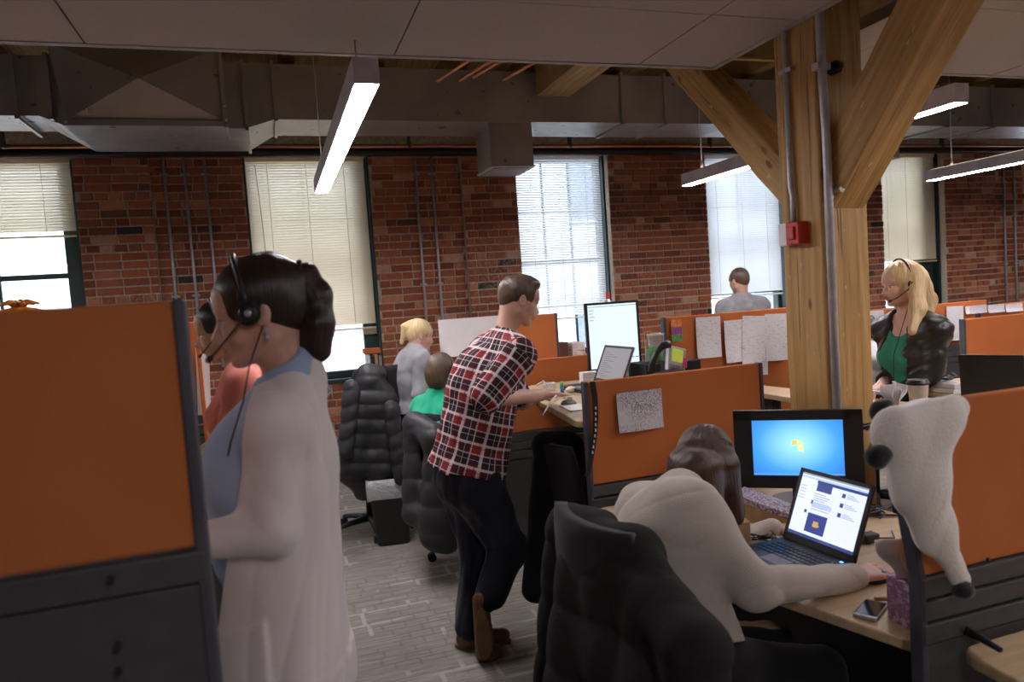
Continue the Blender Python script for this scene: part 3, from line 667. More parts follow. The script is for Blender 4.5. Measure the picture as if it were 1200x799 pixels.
pr1 = panel(float(at(1127, 376, 3.45)[0]), 5.6, 3.45, float(at(1150, 372, 3.45)[2]), float(at(1150, 466, 3.45)[2]), .0, 'orange partition with a grey left edge right of the blonde woman')
pr3 = panel(float(at(1112, 362, 4.35)[0]) + .3, 7.2, 4.35, float(at(1160, 357, 4.35)[2]), .95, .0, 'orange partition topped by a row of papers at the far right')
# small orange frame with pinned sheets behind the two women on the left
lf = panel(-1.75, float(at(232, 379, 4.0)[0]), 4.0, float(at(225, 377, 4.0)[2]), float(at(225, 472, 4.0)[2]), .0, 'orange partition with white sheets behind the two women on the left')
def sheet(p, w_, h, y, m, name, label, grp=None, tilt=0, cat='paper'):   # p = top left corner as seen
    mb = MB(); A = Matrix.Translation((float(p[0]), y, float(p[2]))) @ Matrix.Rotation(tilt, 4, 'Y')
    mb.grid(lambda u, v: (u * w_, -.002 - .010 * (v ** 3) * (1 + .5 * math.sin(u * 5)), -v * h), 6, 8, m, A); mb.sm = [False] * len(mb.sm)
    return tag(mb.build(name, solid=.0012), label, cat, grp)
def sheet_px(x0, y0, x1, y1, y, m, label, grp=None, tilt=0):
    a = at(x0, y0, y); b = at(x1, y1, y); sheet(a, float(b[0] - a[0]), float(a[2] - b[2]), y, m, 'paper_sheet', label, grp, tilt)
sheet_px(722, 461, 777, 500, 2.775, SCRIB, 'scribbled white sheet taped to the middle orange partition beside the lanyard')
Yp = 3.772; gp = 'sheets pinned left of the timber post'
sheet_px(815, 372, 846, 417, Yp, TYPED, 'white typed sheet left of the post, the leftmost of four', gp, .02)
sheet_px(848, 376, 872, 423, Yp - .003, TYPED, 'white sheet with a boxed picture, second of four left of the post', gp, .0)
sheet_px(870, 370, 903, 436, Yp - .006, TYPED, 'long white sheet hanging lowest, third of four left of the post', gp, .07)
sheet_px(896, 368, 924, 420, Yp - .004, TYPED, 'white sheet partly hidden by the timber post, fourth of four', gp, .04)
sheet_px(1109, 359, 1130, 397, 5.17, TYPED, 'white sheet hanging on the orange partition right of the blonde woman\'s shoulder', None, .04)
sheet_px(1131, 359, 1154, 366, 5.17, TYPED, 'short wide sheet at the top of the partition behind the blonde woman', None)
for k, px in enumerate((1136, 1157, 1178)): sheet_px(px, 358.5 - k, px + 20, 366 - k, 4.32, TYPED, ['left', 'middle', 'right'][k] + ' one of three sheets along the top of the far right partition', 'sheets along the far right partition')
sheet_px(1014, 365, 1036, 378, 5.17, TYPED, 'white sheet between the timber post and the blonde woman\'s chin')
sheet_px(513, 375, 604, 411, 5.25, paperm, "blank white board covering the partition behind the plaid shirt man's back")
bpy.data.objects[-1] if False else None
sheet_px(212, 383, 226, 472, 3.965, paperm, 'white sheet inside the orange frame at left'); sheet_px(229, 405, 252, 484, 3.955, paperm, 'white sheet curling beside the peach shirt woman\'s chin', None, .05)
# orange upright between the two sheets
tag(MB().box((float(at(227, 380, 3.9)[0]), 3.9, .9), (float(at(232, 380, 3.9)[0]), 3.93, float(at(227, 378, 3.9)[2])), OR).build('panel_post', None, .003), 'thin orange upright between two white sheets at left', 'partition')
# desks
def desk(name, pts, z, label, legs, th=.03, cat='desk', under=None):
    c = np.mean(pts, 0); t = thing(name, (c[0], c[1], 0), label, cat); sg = []
    n = len(pts)
    for i in range(n): # rounded corners
        p = V(*pts[i]); a = V(*pts[i - 1]); b = V(*pts[(i + 1) % n]); r = .06
        u = p + nrm(a - p) * r; w_ = p + nrm(b - p) * r
        for k in range(6): s = k / 5; sg.append(tuple((1 - s) ** 2 * u + 2 * s * (1 - s) * p + s * s * w_))
    MB().prism(sg, z - th, z, maple).build('desktop', t, .006, 3)
    for lx, ly in legs: MB().box((lx - .03, ly - .04, 0), (lx + .03, ly + .04, z - th), RAIL).build('leg', t, .004); MB().box((lx - .04, ly - .28, 0), (lx + .04, ly + .28, .04), RAIL).build('foot', t, .006)
    return t
d0 = desk('desk', [(1.17, 2.60), (1.30, 1.72), (float(atz(1086, 758, .74)[0]), float(atz(1086, 758, .74)[1])), (2.15, 1.345), (2.15, 2.74), (1.2, 2.74)], .74, 'maple desk where the woman in the pale sweater sits hunched', [(1.75, 1.66), (1.75, 2.45)])
MB().box((1.62, 1.4, .2), (1.66, 2.7, .70), blkm).build('modesty_panel', d0)
q = atz(1124, 762, .74)
d1 = desk('desk', [(float(q[0]), RPY - .03), (float(q[0]) - .02, .55), (2.9, .4), (2.9, RPY - .03)], .74, 'maple desk corner at the bottom right edge', [(2.3, 1.0)])
d2 = desk('desk', [(1.20, 2.85), (2.14, 2.85), (2.14, 4.20), (1.45, 4.20), (1.30, 3.7)], 1.09, 'raised maple desk the plaid shirt man leans on', [(1.85, 3.1), (1.85, 3.9)])
d3 = desk('desk', [(1.25, 4.30), (2.14, 4.30), (2.14, 5.22), (1.25, 5.22)], .74, 'maple desk of the woman in the green top', [(1.8, 4.6), (1.8, 5.0)])
d4 = desk('desk', [(1.22, 5.33), (2.95, 5.33), (2.95, 6.6), (1.22, 6.6)], 1.02, 'raised maple desk of the woman in the grey hoodie', [(1.8, 5.6), (1.8, 6.3)])
d5 = desk('desk', [(2.6, 1.6), (3.25, 1.6), (3.2, 2.55), (2.92, 2.62), (2.80, 3.74), (2.6, 3.74)], 1.0, 'raised maple desk in front of the blonde woman', [(2.75, 2.2), (2.7, 3.5)])
d6 = desk('desk', [(-1.5, 1.22), (-.28, 1.22), (-.27, 2.35), (-1.5, 2.35)], 1.16, 'raised maple desk of the woman in the white cardigan', [(-.8, 1.6), (-.8, 2.2)])
d7 = desk('desk', [(-1.9, 2.5), (-.52, 2.5), (-.52, 3.9), (-1.9, 3.9)], 1.14, 'raised maple desk of the woman in the peach shirt', [(-1, 2.8), (-1, 3.6)])
d8 = desk('desk', [(3.35, 2.2), (4.6, 2.2), (4.6, 3.4), (3.35, 3.4)], .95, 'maple desk behind the black laptop at right', [(4.0, 2.6), (4.0, 3.1)])
# screens
def quadp(mb, x0, z0, x1, z1, m, M, y=-.0012): mb.add([(x0, y, z0), (x1, y, z0), (x1, y, z1), (x0, y, z1)], [(0, 1, 2, 3)], m, M)
def win_glow():
    m, nt, b = new_mat('lit_blue_desktop'); g = coords(nt, attr='lc'); b.inputs['Base Color'].default_value = (.01, .02, .05, 1)
    sp = N(nt, 'ShaderNodeTexGradient', gradient_type='SPHERICAL'); mp = N(nt, 'ShaderNodeMapping'); mp.inputs['Scale'].default_value = (3.6, 1, 4.8); mp.inputs['Location'].default_value = (0, 0, -.85)
    at_ = N(nt, 'ShaderNodeAttribute', attribute_name='lc'); nt.links.new(at_.outputs['Vector'], mp.inputs['Vector']); nt.links.new(mp.outputs[0], sp.inputs[0])
    c = ramp(nt, sp.outputs[0], [(0, (.02, .10, .50)), (.45, (.05, .30, .85)), (1, (.35, .75, 1.0))]); nt.links.new(c, b.inputs['Emission Color']); b.inputs['Emission Strength'].default_value = 1.15; return m
def monitor(pos, yaw, w_, h, lift, label, kind, tilt=-.06, bezel=.02, cat='monitor', side=None):
    """pos = foot of the stand on the desk; screen looks along local -y"""
    t = thing('monitor', pos, label, cat); M = Matrix.Translation([float(c) for c in pos]) @ rotz(yaw)
    T = M @ Matrix.Translation((0, 0, lift)) @ Matrix.Rotation(tilt, 4, 'X')
    MB().box((-w_ / 2, .0, 0), (w_ / 2, .035, h), blk, T).build('case', t, .006)
    b = MB()
    for x0, z0, x1, z1 in ((-w_ / 2, 0, w_ / 2, bezel * 1.3), (-w_ / 2, h - bezel, w_ / 2, h), (-w_ / 2, 0, -w_ / 2 + (side or bezel), h), (w_ / 2 - (side or bezel), 0, w_ / 2, h)): b.box((x0, -.008, z0), (x1, .0, z1), blk, T)
    b.build('bezel', t, .002)
    sx, z0, z1 = w_ / 2 - (side or bezel), bezel * 1.3, h - bezel
    s = MB()
    if kind == 'win':
        s.add([(-sx, -.002, z0), (sx, -.002, z0), (sx, -.002, z1), (-sx, -.002, z1)], [(0, 1, 2, 3)], win_glow(), T); s.l = [(p[0], 0, p[1] - 0) for p in s.l] and [(a[0], a[1], a[2]) for a in s.l]
        o = s.build('display', t)
        f = MB(); cx, cz = 0.0, (z0 + z1) / 2 + .008
        for i, (dx, dz, col) in enumerate(((-1, 1, (1, .42, .12)), (1, 1, (.55, .9, .2)), (-1, -1, (.2, .6, 1)), (1, -1, (1, .85, .25)))):
            u0, u1 = (dx * .0015, dx * .021); v0, v1 = (dz * .0015, dz * .021); pts = []
            for a, c in ((u0, v0), (u1, v0), (u1, v1), (u0, v1)): pts.append((cx + a, -.004, cz + c + .004 * math.sin((a + .02) * 110)))
            if dx * dz < 0: pts = pts[::-1]
            f.add(pts, [(0, 1, 2, 3)], emat('logo_pane_%d' % i, col, 1.3), T)
        f.build('four_pane_logo', t)
        g = MB(); quadp(g, -sx, z0 + .004, sx, z0 + .007, emat('pale_screen_line', (.3, .6, .9), .6), T, -.003); g.build('taskbar', t)
    else:
        quadp(s, -sx, z0, sx, z1, emat('lit_pale_screen', (.66, .78, .88), .95), T, -.002); s.build('display', t)
        g = MB(); dk = emat('screen_grey_text', (.40, .50, .56), .6); rs = random.Random(4)
        quadp(g, -sx, z1 - .014, sx, z1 - .010, dk, T, -.003)
        for k in range(4): quadp(g, -sx + .01, z1 - .035 - k * .02, -sx + .01 + rs.uniform(.02, .05), z1 - .030 - k * .02, dk, T, -.003)
        for x in range(12): quadp(g, -sx + .06 + x * .028, z0 + .055, -sx + .06 + x * .028 + .02, z0 + .059, emat('screen_dark_text', (.1, .12, .14), .4), T, -.003)
        g.build('screen_lines', t, kind='stuff')
    st = MB().box((-.025, .01, .01), (.025, .03, lift + .08), blk, M).cyl((0, .02, 0), (0, .02, .012), .11, blk, n=28, M=M); st.build('stand', t, .003)
    return t
a = at(930, 593, 2.30)
monitor((float(at(938, 600, 2.38)[0]), 2.38, .74), -.62, .485, .315, .060, 'black monitor with a lit blue desktop and a four-colour flag logo', 'win', tilt=-.05, bezel=.040, side=.072)
monitor((float(at(722, 440, 4.0)[0]), 4.0, 1.09), -.16, .335, .42, .06, 'black monitor showing a pale grey document behind the open laptop', 'doc', tilt=-.03, bezel=.014)
def laptop(pos, yaw, w_, d, h, open_, label, screen, tr=0):
    """keyboard in local +x..: user sits at local -y, lid hinged at +y"""
    t = thing('laptop', pos, label, 'laptop'); M = Matrix.Translation([float(c) for c in pos]) @ rotz(yaw)
    MB().box((-w_ / 2, -d / 2, .002), (w_ / 2, d / 2, .024), blk, M).build('base', t, .005)
    k = MB(); nr = 5
    for r in range(nr):
        for c in range(13): x = -w_ / 2 + .03 + c * (w_ - .06) / 13; y = d / 2 - .045 - r * .021; k.box((x, y - .016, .024), (x + (w_ - .06) / 13 - .003, y, .0265), MATS.get('key_black') or mat('key_black', (.03, .03, .035), .4), M)
    k.build('keyboard', t, kind='stuff')
    tp = MB().box((-.045, -d / 2 + .02, .024), (.045, -d / 2 + .075, .0248), gry, M); tp.build('touchpad', t)
    L = M @ Matrix.Translation((0, d / 2 - .004, .024)) @ Matrix.Rotation(open_, 4, 'X')
    MB().box((-w_ / 2, 0, 0), (w_ / 2, .009, h), blk if screen != 'grey' else silver, L).build('lid', t, .004)
    if screen:
        b = MB(); z0, z1, sx = .022, h - .013, w_ / 2 - .014
        for q in ((-w_ / 2, 0, w_ / 2, z0), (-w_ / 2, z1, w_ / 2, h), (-w_ / 2, 0, -sx, h), (sx, 0, w_ / 2, h)): b.box((q[0], -.003, q[1]), (q[2], 0, q[3]), blk, L)
        b.build('bezel', t); s = MB()
        if screen == 'page':
            wp = emat('lit_web_page', (.72, .78, .95), .92); quadp(s, -sx, z0, sx, z1, wp, L); s.build('display', t)
            g = MB(); nb = emat('web_navy', (.035, .07, .24), .8); tx = emat('web_text', (.45, .50, .66), .7); pb = emat('web_pale_blue', (.45, .58, .88), .9); db = emat('web_picture', (.06, .08, .30), .7); gd = emat('web_gold', (.7, .45, .15), .7)
            W = 2 * sx; H = z1 - z0; Q = lambda x0, y0, x1, y1, m: quadp(g, -sx + x0 * W, z1 - y1 * H, -sx + x1 * W, z1 - y0 * H, m, L, -.002 - .0002 * (m is gd))
            Q(0, 0, 1, .025, emat('web_chrome', (.35, .42, .55), .7)); Q(0, .045, 1, .075, pb); Q(.26, .075, 1, .12, nb); Q(0, .95, 1, 1, nb)
            Q(.27, .10, .50, .24, db); Q(.24, .60, .54, .90, db); Q(.35, .71, .43, .80, gd); Q(.34, .76, .45, .78, gd); Q(.17, .57, .21, .62, nb)
            for k in range(8): Q(.26, .28 + k * .035, .26 + .28 * (.6 + .4 * ((k * 37) % 10) / 10), .293 + k * .035, tx)
            Q(.26, .43, .56, .50, pb); Q(.24, .40, .27, .46, nb)
            for k in range(3):
                Q(.66, .17 + k * .15, .71, .235 + k * .15, db)
                for j in range(3): Q(.73, .17 + k * .15 + j * .025, .73 + .1 + .04 * j, .182 + k * .15 + j * .025, tx)
            for k in range(5): Q(.02, .2 + k * .05, .12, .21 + k * .05, tx)
            g.build('web_page', t, kind='stuff')
            pwr = MB(); pwr.box((w_ / 2 - .035, -d / 2 + .19, .0242), (w_ / 2 - .026, -d / 2 + .199, .0255), emat('blue_led', (.1, .4, 1), 3), M); pwr.build('power_light', t)
        else:
            m, nt, bb = new_mat('dull_grey_lcd'); bb.inputs['Base Color'].default_value = (.20, .19, .20, 1); bb.inputs['Roughness'].default_value = .2; quadp(s, -sx, z0, sx, z1, emat('dim_grey_screen', (.40, .38, .40), .45), L); s.build('display', t)
            g = MB(); 
            for k in range(12): quadp(g, -sx + .02, z1 - .03 - k * .013, -sx + .02 + .06 + .1 * ((k * 7) % 5) / 5, z1 - .027 - k * .013, emat('dim_grey_text', (.26, .25, .27), .4), L, -.002)
            g.build('screen_lines', t, kind='stuff')
    return t
q = atz(948, 655, .745)
laptop((1.50, 1.885, .74), -1.50, .30, .22, .245, -.40, 'open black laptop showing a white and blue web page under the blue monitor', 'page')
q = at(712, 445, 3.72); laptop((float(q[0]) - .11, 3.72, 1.09), -1.5, .32, .23, .225, -.42, 'open grey laptop in front of the plaid shirt man', 'grey')
q = at(1160, 470, 2.15); q = at(1166, 470, 2.42); laptop((float(q[0]) + .02, 2.42, 1.0), 2.05, .245, .20, .228, -.15, 'black laptop seen from behind, right of the paper cup', None)
q = at(1028, 457, 3.0); laptop((float(q[0]), 3.0, 1.0), math.pi / 2 + .1, .30, .22, .02, -.05, 'thin closed grey laptop under the blonde woman\'s hands', 'grey')
# ------------------------------------------------------------ people
def skin_mat(name, col):
    if name in MATS: return MATS[name]
    m, nt, b = new_mat(name); b.inputs['Roughness'].default_value = .5; b.inputs['Subsurface Weight'].default_value = .12; b.inputs['Subsurface Radius'].default_value = (.02, .008, .004)
    v = coords(nt); n = noise(nt, v, 22, 3); nt.links.new(ramp(nt, n, [(.3, tuple(c * .9 for c in col)), (.7, tuple(min(1, c * 1.08) for c in col))]), b.inputs['Base Color']); bump(nt, b, noise(nt, v, 300, 2), .08, .002); MATS[name] = m; return m
def hair_mat(name, dark, light):
    if name in MATS: return MATS[name]
    m, nt, b = new_mat(name); b.inputs['Roughness'].default_value = .42; b.inputs['Specular IOR Level'].default_value = .45; b.inputs['Anisotropic'].default_value = .6
    n = noise(nt, coords(nt, attr='lc', scale=(260, 9, 3)), 1, 3, .6); nt.links.new(ramp(nt, n, [(.3, dark), (.7, light)]), b.inputs['Base Color']); bump(nt, b, n, .7, .004); MATS[name] = m; return m
def cloth(name, col, rough=.85, nz=350, b_=.25, var=.08, sheen=.1):
    if name in MATS: return MATS[name]
    m, nt, b = new_mat(name); b.inputs['Roughness'].default_value = rough; b.inputs['Specular IOR Level'].default_value = .2; b.inputs['Sheen Weight'].default_value = sheen
    v = coords(nt); n = noise(nt, v, 9, 3); nt.links.new(ramp(nt, n, [(.3, tuple(c * (1 - var) for c in col)), (.7, tuple(min(1, c * (1 + var)) for c in col))]), b.inputs['Base Color']); bump(nt, b, noise(nt, v, nz, 2), b_, .002); MATS[name] = m; return m
def tri(f, s, t, q): return q[0] * f + q[1] * s + q[2] * t
def head_prims(c, F, U, k=1.0, fem=False):
    F = nrm(F); U = nrm(U - (U @ F) * F); L = np.cross(U, F); A = np.array([F, L, U])
    P = lambda f, s, u: c + (F * f + L * s + U * u) * k
    R = lambda *r: V(*r) * k
    j = .92 if fem else 1
    pr = [ell(P(-.011, 0, .034), R(.090, .073, .082), A, .02 * k), ell(P(.022, 0, -.032), R(.064, .058 * j, .074), A, .03 * k), ell(P(-.02, 0, -.02), R(.06, .06, .06), A, .03)]
    for s in (-1, 1):
        pr.append(cone(P(-.008, s * .050, -.055), P(.058, s * .016, -.092), .017 * k * j, .014 * k, .022 * k))
        pr.append(ell(P(.058, s * .034, -.030), R(.022, .020, .024), A, .025 * k))
        pr.append(ell(P(.072, s * .030, .022), R(.012, .024, .008), A, .014 * k))
    pr.append(ell(P(.072, 0, -.095), R(.016, .018, .014), A, .02 * k))
    pr.append(ell(P(.060, 0, .045), R(.026, .052, .034), A, .03 * k))
    for s in (-1, 1): pr.append(sub(ell(P(.097, s * .031, .001), R(.016, .017, .011), A, .013 * k)))
    pr += [cone(P(.078, 0, .004), P(.104, 0, -.032), .0085 * k, .0095 * k, .014 * k), ell(P(.101, 0, -.036), R(.011, .010, .009), A, .008 * k)]
    for s in (-1, 1): pr.append(ell(P(.091, s * .011, -.038), R(.011, .008, .008), A, .006 * k))
    pr += [ell(P(.082, 0, -.058), R(.014, .026, .018), A, .015 * k), ell(P(.092, 0, -.0565), R(.008, .021, .0050), A, .004 * k), ell(P(.091, 0, -.0665), R(.008, .018, .0058), A, .004 * k), sub(ell(P(.101, 0, -.0615), R(.009, .022, .0014), A, .003 * k))]
    for s in (-1, 1):
        pr.append(ell(P(.078, s * .031, .0085), R(.010, .018, .0062), A, .004 * k)); pr.append(ell(P(.078, s * .031, -.009), R(.008, .016, .003), A, .005 * k))
        E_ = nrm(U * 1 - F * .15); pr.append(ell(P(-.010, s * .078, -.004), R(.019, .0085, .031), np.array([nrm(F + U * .15), L, E_]), .006 * k)); pr.append(sub(ell(P(-.004, s * .086, .002), R(.010, .006, .017), A, .004)))
    return pr, P, A
def hand(wr, D, Nn, T, k=1.0, curl=.35, spread=.06, thumb=.6, fist=False):
    """palm and five fingers: D towards the fingertips, Nn out of the back of the hand, T towards the thumb"""
    D = nrm(D); Nn = nrm(Nn - (Nn @ D) * D); Ts = nrm(T - (T @ D) * D - (T @ Nn) * Nn); pr = []
    lens = ((.041, .025, .020), (.045, .029, .021), (.042, .027, .020), (.033, .020, .018))
    for i in range(4):
        off = (1.5 - i) * .0195; kn = wr + (D * (.088 - .006 * abs(i - 1.2)) + Ts * off) * k
        pr.append(cone(wr + (D * .012 + Ts * off * .55) * k, kn, .0135 * k, .0105 * k, .012 * k))
        d = nrm(D + Ts * spread * (1.5 - i)); a = curl * .6; p = kn; r = .0092 * k
        for j, l in enumerate(lens[i]):
            dd = d * math.cos(a) - Nn * math.sin(a); q = p + dd * l * k; pr.append(cone(p, q, r, r * .9, .0035 if j else .006)); p = q; r *= .9; a += curl
    b = wr + (D * .022 + Ts * .024) * k; d1 = nrm(D * .75 + Ts * .75 - Nn * .35); m_ = b + d1 * .04 * k; d2 = nrm(D * .95 + Ts * (.45 - thumb * .3) - Nn * .4); n_ = m_ + d2 * .03 * k
    pr += [cone(b, m_, .0150 * k, .0115 * k, .012 * k), cone(m_, n_, .0108 * k, .0095 * k, .005), cone(n_, n_ + d2 * .024 * k, .0095 * k, .008 * k, .004)]
    return pr
class Human:
    def __init__(s, label, base, face, head, F, pelvis, waist, chest, neck, elR, wrR, elL, wrL, knR, anR, knL, anL, handR=None, handL=None, k=1.0, fem=False, skin=None, sw=.185, hw=.085, lean=None, U=None, h=.006, shR=None, shL=None, girth=1.0, group=None):
        s.f = nrm(V(*face, 0)); s.t = nrm(neck - pelvis); s.s = nrm(np.cross(V(0, 0, 1), s.f)); s.f3 = nrm(np.cross(s.s, s.t)); s.k = k; s.fem = fem
        s.neck, s.chest, s.waist, s.pelvis = neck, chest, waist, pelvis; g = girth
        s.shR = neck - s.s * sw - s.t * .055 if shR is None else shR; s.shL = neck + s.s * sw - s.t * .055 if shL is None else shL
        s.hipR = pelvis - s.s * hw; s.hipL = pelvis + s.s * hw
        s.elR, s.wrR, s.elL, s.wrL, s.knR, s.anR, s.knL, s.anL = elR, wrR, elL, wrL, knR, anR, knL, anL
        A = np.array([s.f3, s.s, s.t]); q = .92 if fem else 1.0; q *= k
        s.torso = [cone(s.hipL, s.hipR, .100 * g * q, None, .05), cone(pelvis, waist, .145 * g * q, (.118 if fem else .14) * g * q, .06, (s.f3, .78)), ell(chest, V(.112, .155, .17) * q * g, A, .06),
                   cone(s.shL - s.s * .02, s.shR + s.s * .02, (.046 if fem else .056) * q, None, .05), cone(neck + s.t * .02, s.shL, .042 * q, .05 * q, .05), cone(neck + s.t * .02, s.shR, .042 * q, .05 * q, .05)]
        if fem: s.torso += [ell(chest + s.f3 * .085 * q + s.s * sg * .065 * q - s.t * .02, V(.062, .06, .062) * q, A, .045) for sg in (-1, 1)]
        for sg in (-1, 1): s.torso.append(ell(pelvis - s.f3 * .05 * q + s.s * sg * .055 - s.t * .02, V(.085, .085, .10) * q * g, A, .05))
        ar = (.040, .033, .025) if fem else (.053, .043, .030); ar = [a * k for a in ar]; s.ar = ar
        s.armR = [cone(s.shR, elR, ar[0], ar[1], .03), cone(elR, wrR, ar[1], ar[2], .02)]; s.armL = [cone(s.shL, elL, ar[0], ar[1], .03), cone(elL, wrL, ar[1], ar[2], .02)]
        s.legR = [cone(s.hipR, knR, .088 * q * g, .060 * q, .05), cone(knR, anR, .058 * q, .038 * q, .03)]; s.legL = [cone(s.hipL, knL, .088 * q * g, .060 * q, .05), cone(knL, anL, .058 * q, .038 * q, .03)]
        U = V(0, 0, 1) if U is None else U
        hp, s.P, s.A = head_prims(head, F, U, (.96 if fem else 1.0) * k, fem); s.head = head; s.F = s.A[0]; s.U = s.A[2]; s.L = s.A[1]
        s.hk = (.96 if fem else 1.0) * k
        neckp = [cone(neck - s.t * .03, s.P(-.028, 0, -.03), .052 * q, .053 * q, .025)]
        s.skin = skin or skin_mat('fair_skin', (.56, .33, .23)); lip = skin_mat('lips_' + s.skin.name, tuple(c for c in ((.46, .17, .13))))
        s.root = thing('person', base, label, 'person', group)
        hands = []
        for w_, hs in ((wrR, handR), (wrL, handL)):
            if hs: hands += hand(w_, *[V(*x) for x in hs[:3]], **(hs[3] if len(hs) > 3 else {}), k=.95 * k if fem else 1.05 * k)
        s.body = s.torso + s.legR + s.legL + s.armR + s.armL + neckp + hp + hands
        P_ = s.P
        def paint(C):
            q_ = (C - P_(.095, 0, -.0615)) @ s.A.T; return ((q_[:, 0] ** 2 / .02 ** 2 + q_[:, 1] ** 2 / .024 ** 2 + q_[:, 2] ** 2 / .0125 ** 2) < s.hk ** 2).astype(int)
        sdf_obj('body', s.body, h, [s.skin, lip], s.root, paint=paint)
        ew = mat('eye_white', (.70, .66, .62), .2); ei = mat('dark_iris', (.05, .03, .018), .15)
        for sg in (-1, 1):
            e = MB(); M = frame(P_(.0715, sg * .031, -.001), *[Vector(x) for x in (s.L, s.U, s.F)])
            e.ball((0, 0, 0), .0122 * s.hk, ew, 12, M=M); e.ball((0, -.001, .0052 * s.hk), .0078 * s.hk, ei, 10, M=M); e.build('eye', s.root)
            MB().tube([P_(.072, sg * .0455, .0005), P_(.0835, sg * .038, .0045), P_(.0865, sg * .031, .0052), P_(.084, sg * .022, .0028)], [.0006, .0013, .0013, .0006], mat('eyelash', (.02, .012, .01), .6), 5).build('eyelash', s.root)
    def brows(s, m):
        for sg in (-1, 1):
            pts = [s.P(.084, sg * .014, .021), s.P(.086, sg * .026, .026), s.P(.081, sg * .038, .025), s.P(.072, sg * .048, .019)]
            MB().tube(pts, [.002, .0034, .003, .0014], m, 6).build('eyebrow', s.root)
    def cap(s, g=.012, face=1.0, hairline=.0, nape=1.0):
        c = s.P; k = s.hk; A = s.A; R = lambda *r: V(*r) * k
        return [ell(c(-.014, 0, .036), R(.091, .076, .083) + g, A, .02), ell(c(-.045 - .004 / nape, 0, -.015 + .03 * (1 - nape)), R(.062, .064, .062) * nape + g * .8, A, .03)], [sub(ell(c(.115, 0, -.028 + hairline), R(.075 * face, .070, .100), A, .012))] + [sub(ell(c(.02, sg * .085, -.035), R(.034, .030, .045), A, .01)) for sg in (-1, 1)]
    def shoes(s, m, sole, dirs=None):
        for i, (a, nm) in enumerate(((s.anR, 'shoe'), (s.anL, 'shoe'))):
            f = s.f if dirs is None else V(*dirs[i]); b = V(a[0], a[1], .035)
            pr = [cone(b - f * .04, b + f * .13, .040, .034, .03, (V(0, 0, 1), .9)), cone(a + V(0, 0, .0), b, .044, .042, .03), cut(V(0, 0, .004), V(0, 0, -1))]
            sdf_obj(nm, pr, .007, m, s.root)
def offs(pr, d): return [grow(p, d) for p in pr]
def garment(H, name, pr, h, m, seed=1, amp=.004, f=26, cuts=(), dir=None, **kw): return sdf_obj(name, pr + list(cuts), h, m, H.root, post=folds(amp, f, seed, dir) if amp else None, **kw)
def neckhole(H, r=.062, up=.12, drop=.012, fwd=.0): return sub(cone(H.neck + H.t * -drop + H.f3 * fwd, H.neck + H.t * up + H.f3 * (.05 + fwd), r, r * 1.25, .012))
def limb(a, b, t): return a + (b - a) * t
def headset(H, side, label, boom=True, fwd=.006, out=1.0):
    P0 = H.P; P = lambda f, l, u: P0(f + fwd, l, u + fwd * .3); t = thing('headset', P(0, side * .08, 0), label, 'headset'); pts = []
    for i in range(17):
        a = math.pi * (i / 16) ; pts.append(P(-.008, math.cos(a) * .093 * out, .012 + math.sin(a) * .118 * out))
    MB().tube(pts, .0052, blk, 8).build('headband', t)
    for sg in ((side,) if boom == 'one' else (-1, 1)):
        M = frame(P(-.006, sg * (.086 + .16 * (out - 1)), -.004), *[Vector(x) for x in (H.F, np.cross(H.L * sg, H.F), H.L * sg)])
        MB().lathe([(.0001, -.004), (.022, -.004), (.026, .004), (.023, .011), (.010, .013), (.0001, .013)], blkm, M, 20).build('ear_cushion', t)
        o = MB().lathe([(.018, .010), (.019, .017), (.014, .022), (.0001, .023)], blk, M, 18).lathe([(.007, .022), (.007, .025), (.0001, .026)], silver, M, 12); o.build('ear_cup', t)
    if boom: MB().tube([P(-.004, side * .104, -.006), P(.03, side * .105, -.03), P(.075, side * .085, -.062), P(.100, side * .055, -.078)], .0026, blk, 6).tube([P(.096, side * .060, -.075), P(.104, side * .050, -.080)], .0065, blk, 8).build('microphone_boom', t)
    return t
Z = lambda p, z: V(p[0], p[1], z)
skin_f = skin_mat('fair_pink_skin', (.60, .36, .28)); skin_t = skin_mat('tanned_skin', (.50, .30, .19)); skin_m = skin_mat('ruddy_fair_skin', (.56, .33, .24))
hb = hair_mat('dark_brown_hair', (.012, .006, .004), (.045, .022, .014)); hk_ = hair_mat('black_hair', (.006, .005, .005), (.022, .016, .013)); hbl = hair_mat('blonde_hair', (.42, .27, .11), (.78, .60, .34)); hm = hair_mat('short_brown_hair', (.055, .034, .02), (.13, .085, .05))
trs = cloth('black_trousers', (.012, .012, .014)); shoe = mat('black_leather_shoe', (.012, .011, .010), .45); soleb = mat('dark_sole', (.02, .018, .015), .8)
# ---- woman in the white cardigan, left foreground
Y0 = 1.68; pe = at(332, 770, Y0)
W = Human('dark-haired woman in a white cardigan and pale blue blouse standing at left with a headset', (pe[0], pe[1], 0), (-1, -.04), at(303, 366, Y0), V(-.97, .02, -.20), pe, at(330, 640, Y0), at(326, 540, Y0), at(343, 455, Y0),
          at(352, 625, Y0 + .20), at(262, 640, Y0 + .12), at(320, 622, Y0 - .17), at(240, 633, Y0 - .15), V(pe[0] - .03, Y0 + .09, .50), V(pe[0] + .02, Y0 + .09, .10), V(pe[0] - .02, Y0 - .09, .50), V(pe[0] + .03, Y0 - .09, .10),
          ((-1, .1, -.1), (0, .1, 1), (0, -1, 0)), ((-1, .12, -.1), (0, .1, 1), (0, 1, 0)), fem=True, skin=skin_f, sw=.160, h=.0045, U=V(-.18, 0, 1), shL=at(322, 500, Y0 - .15))
W.brows(hb)
blue = cloth('pale_blue_blouse', (.34, .44, .62), .8, var=.04)
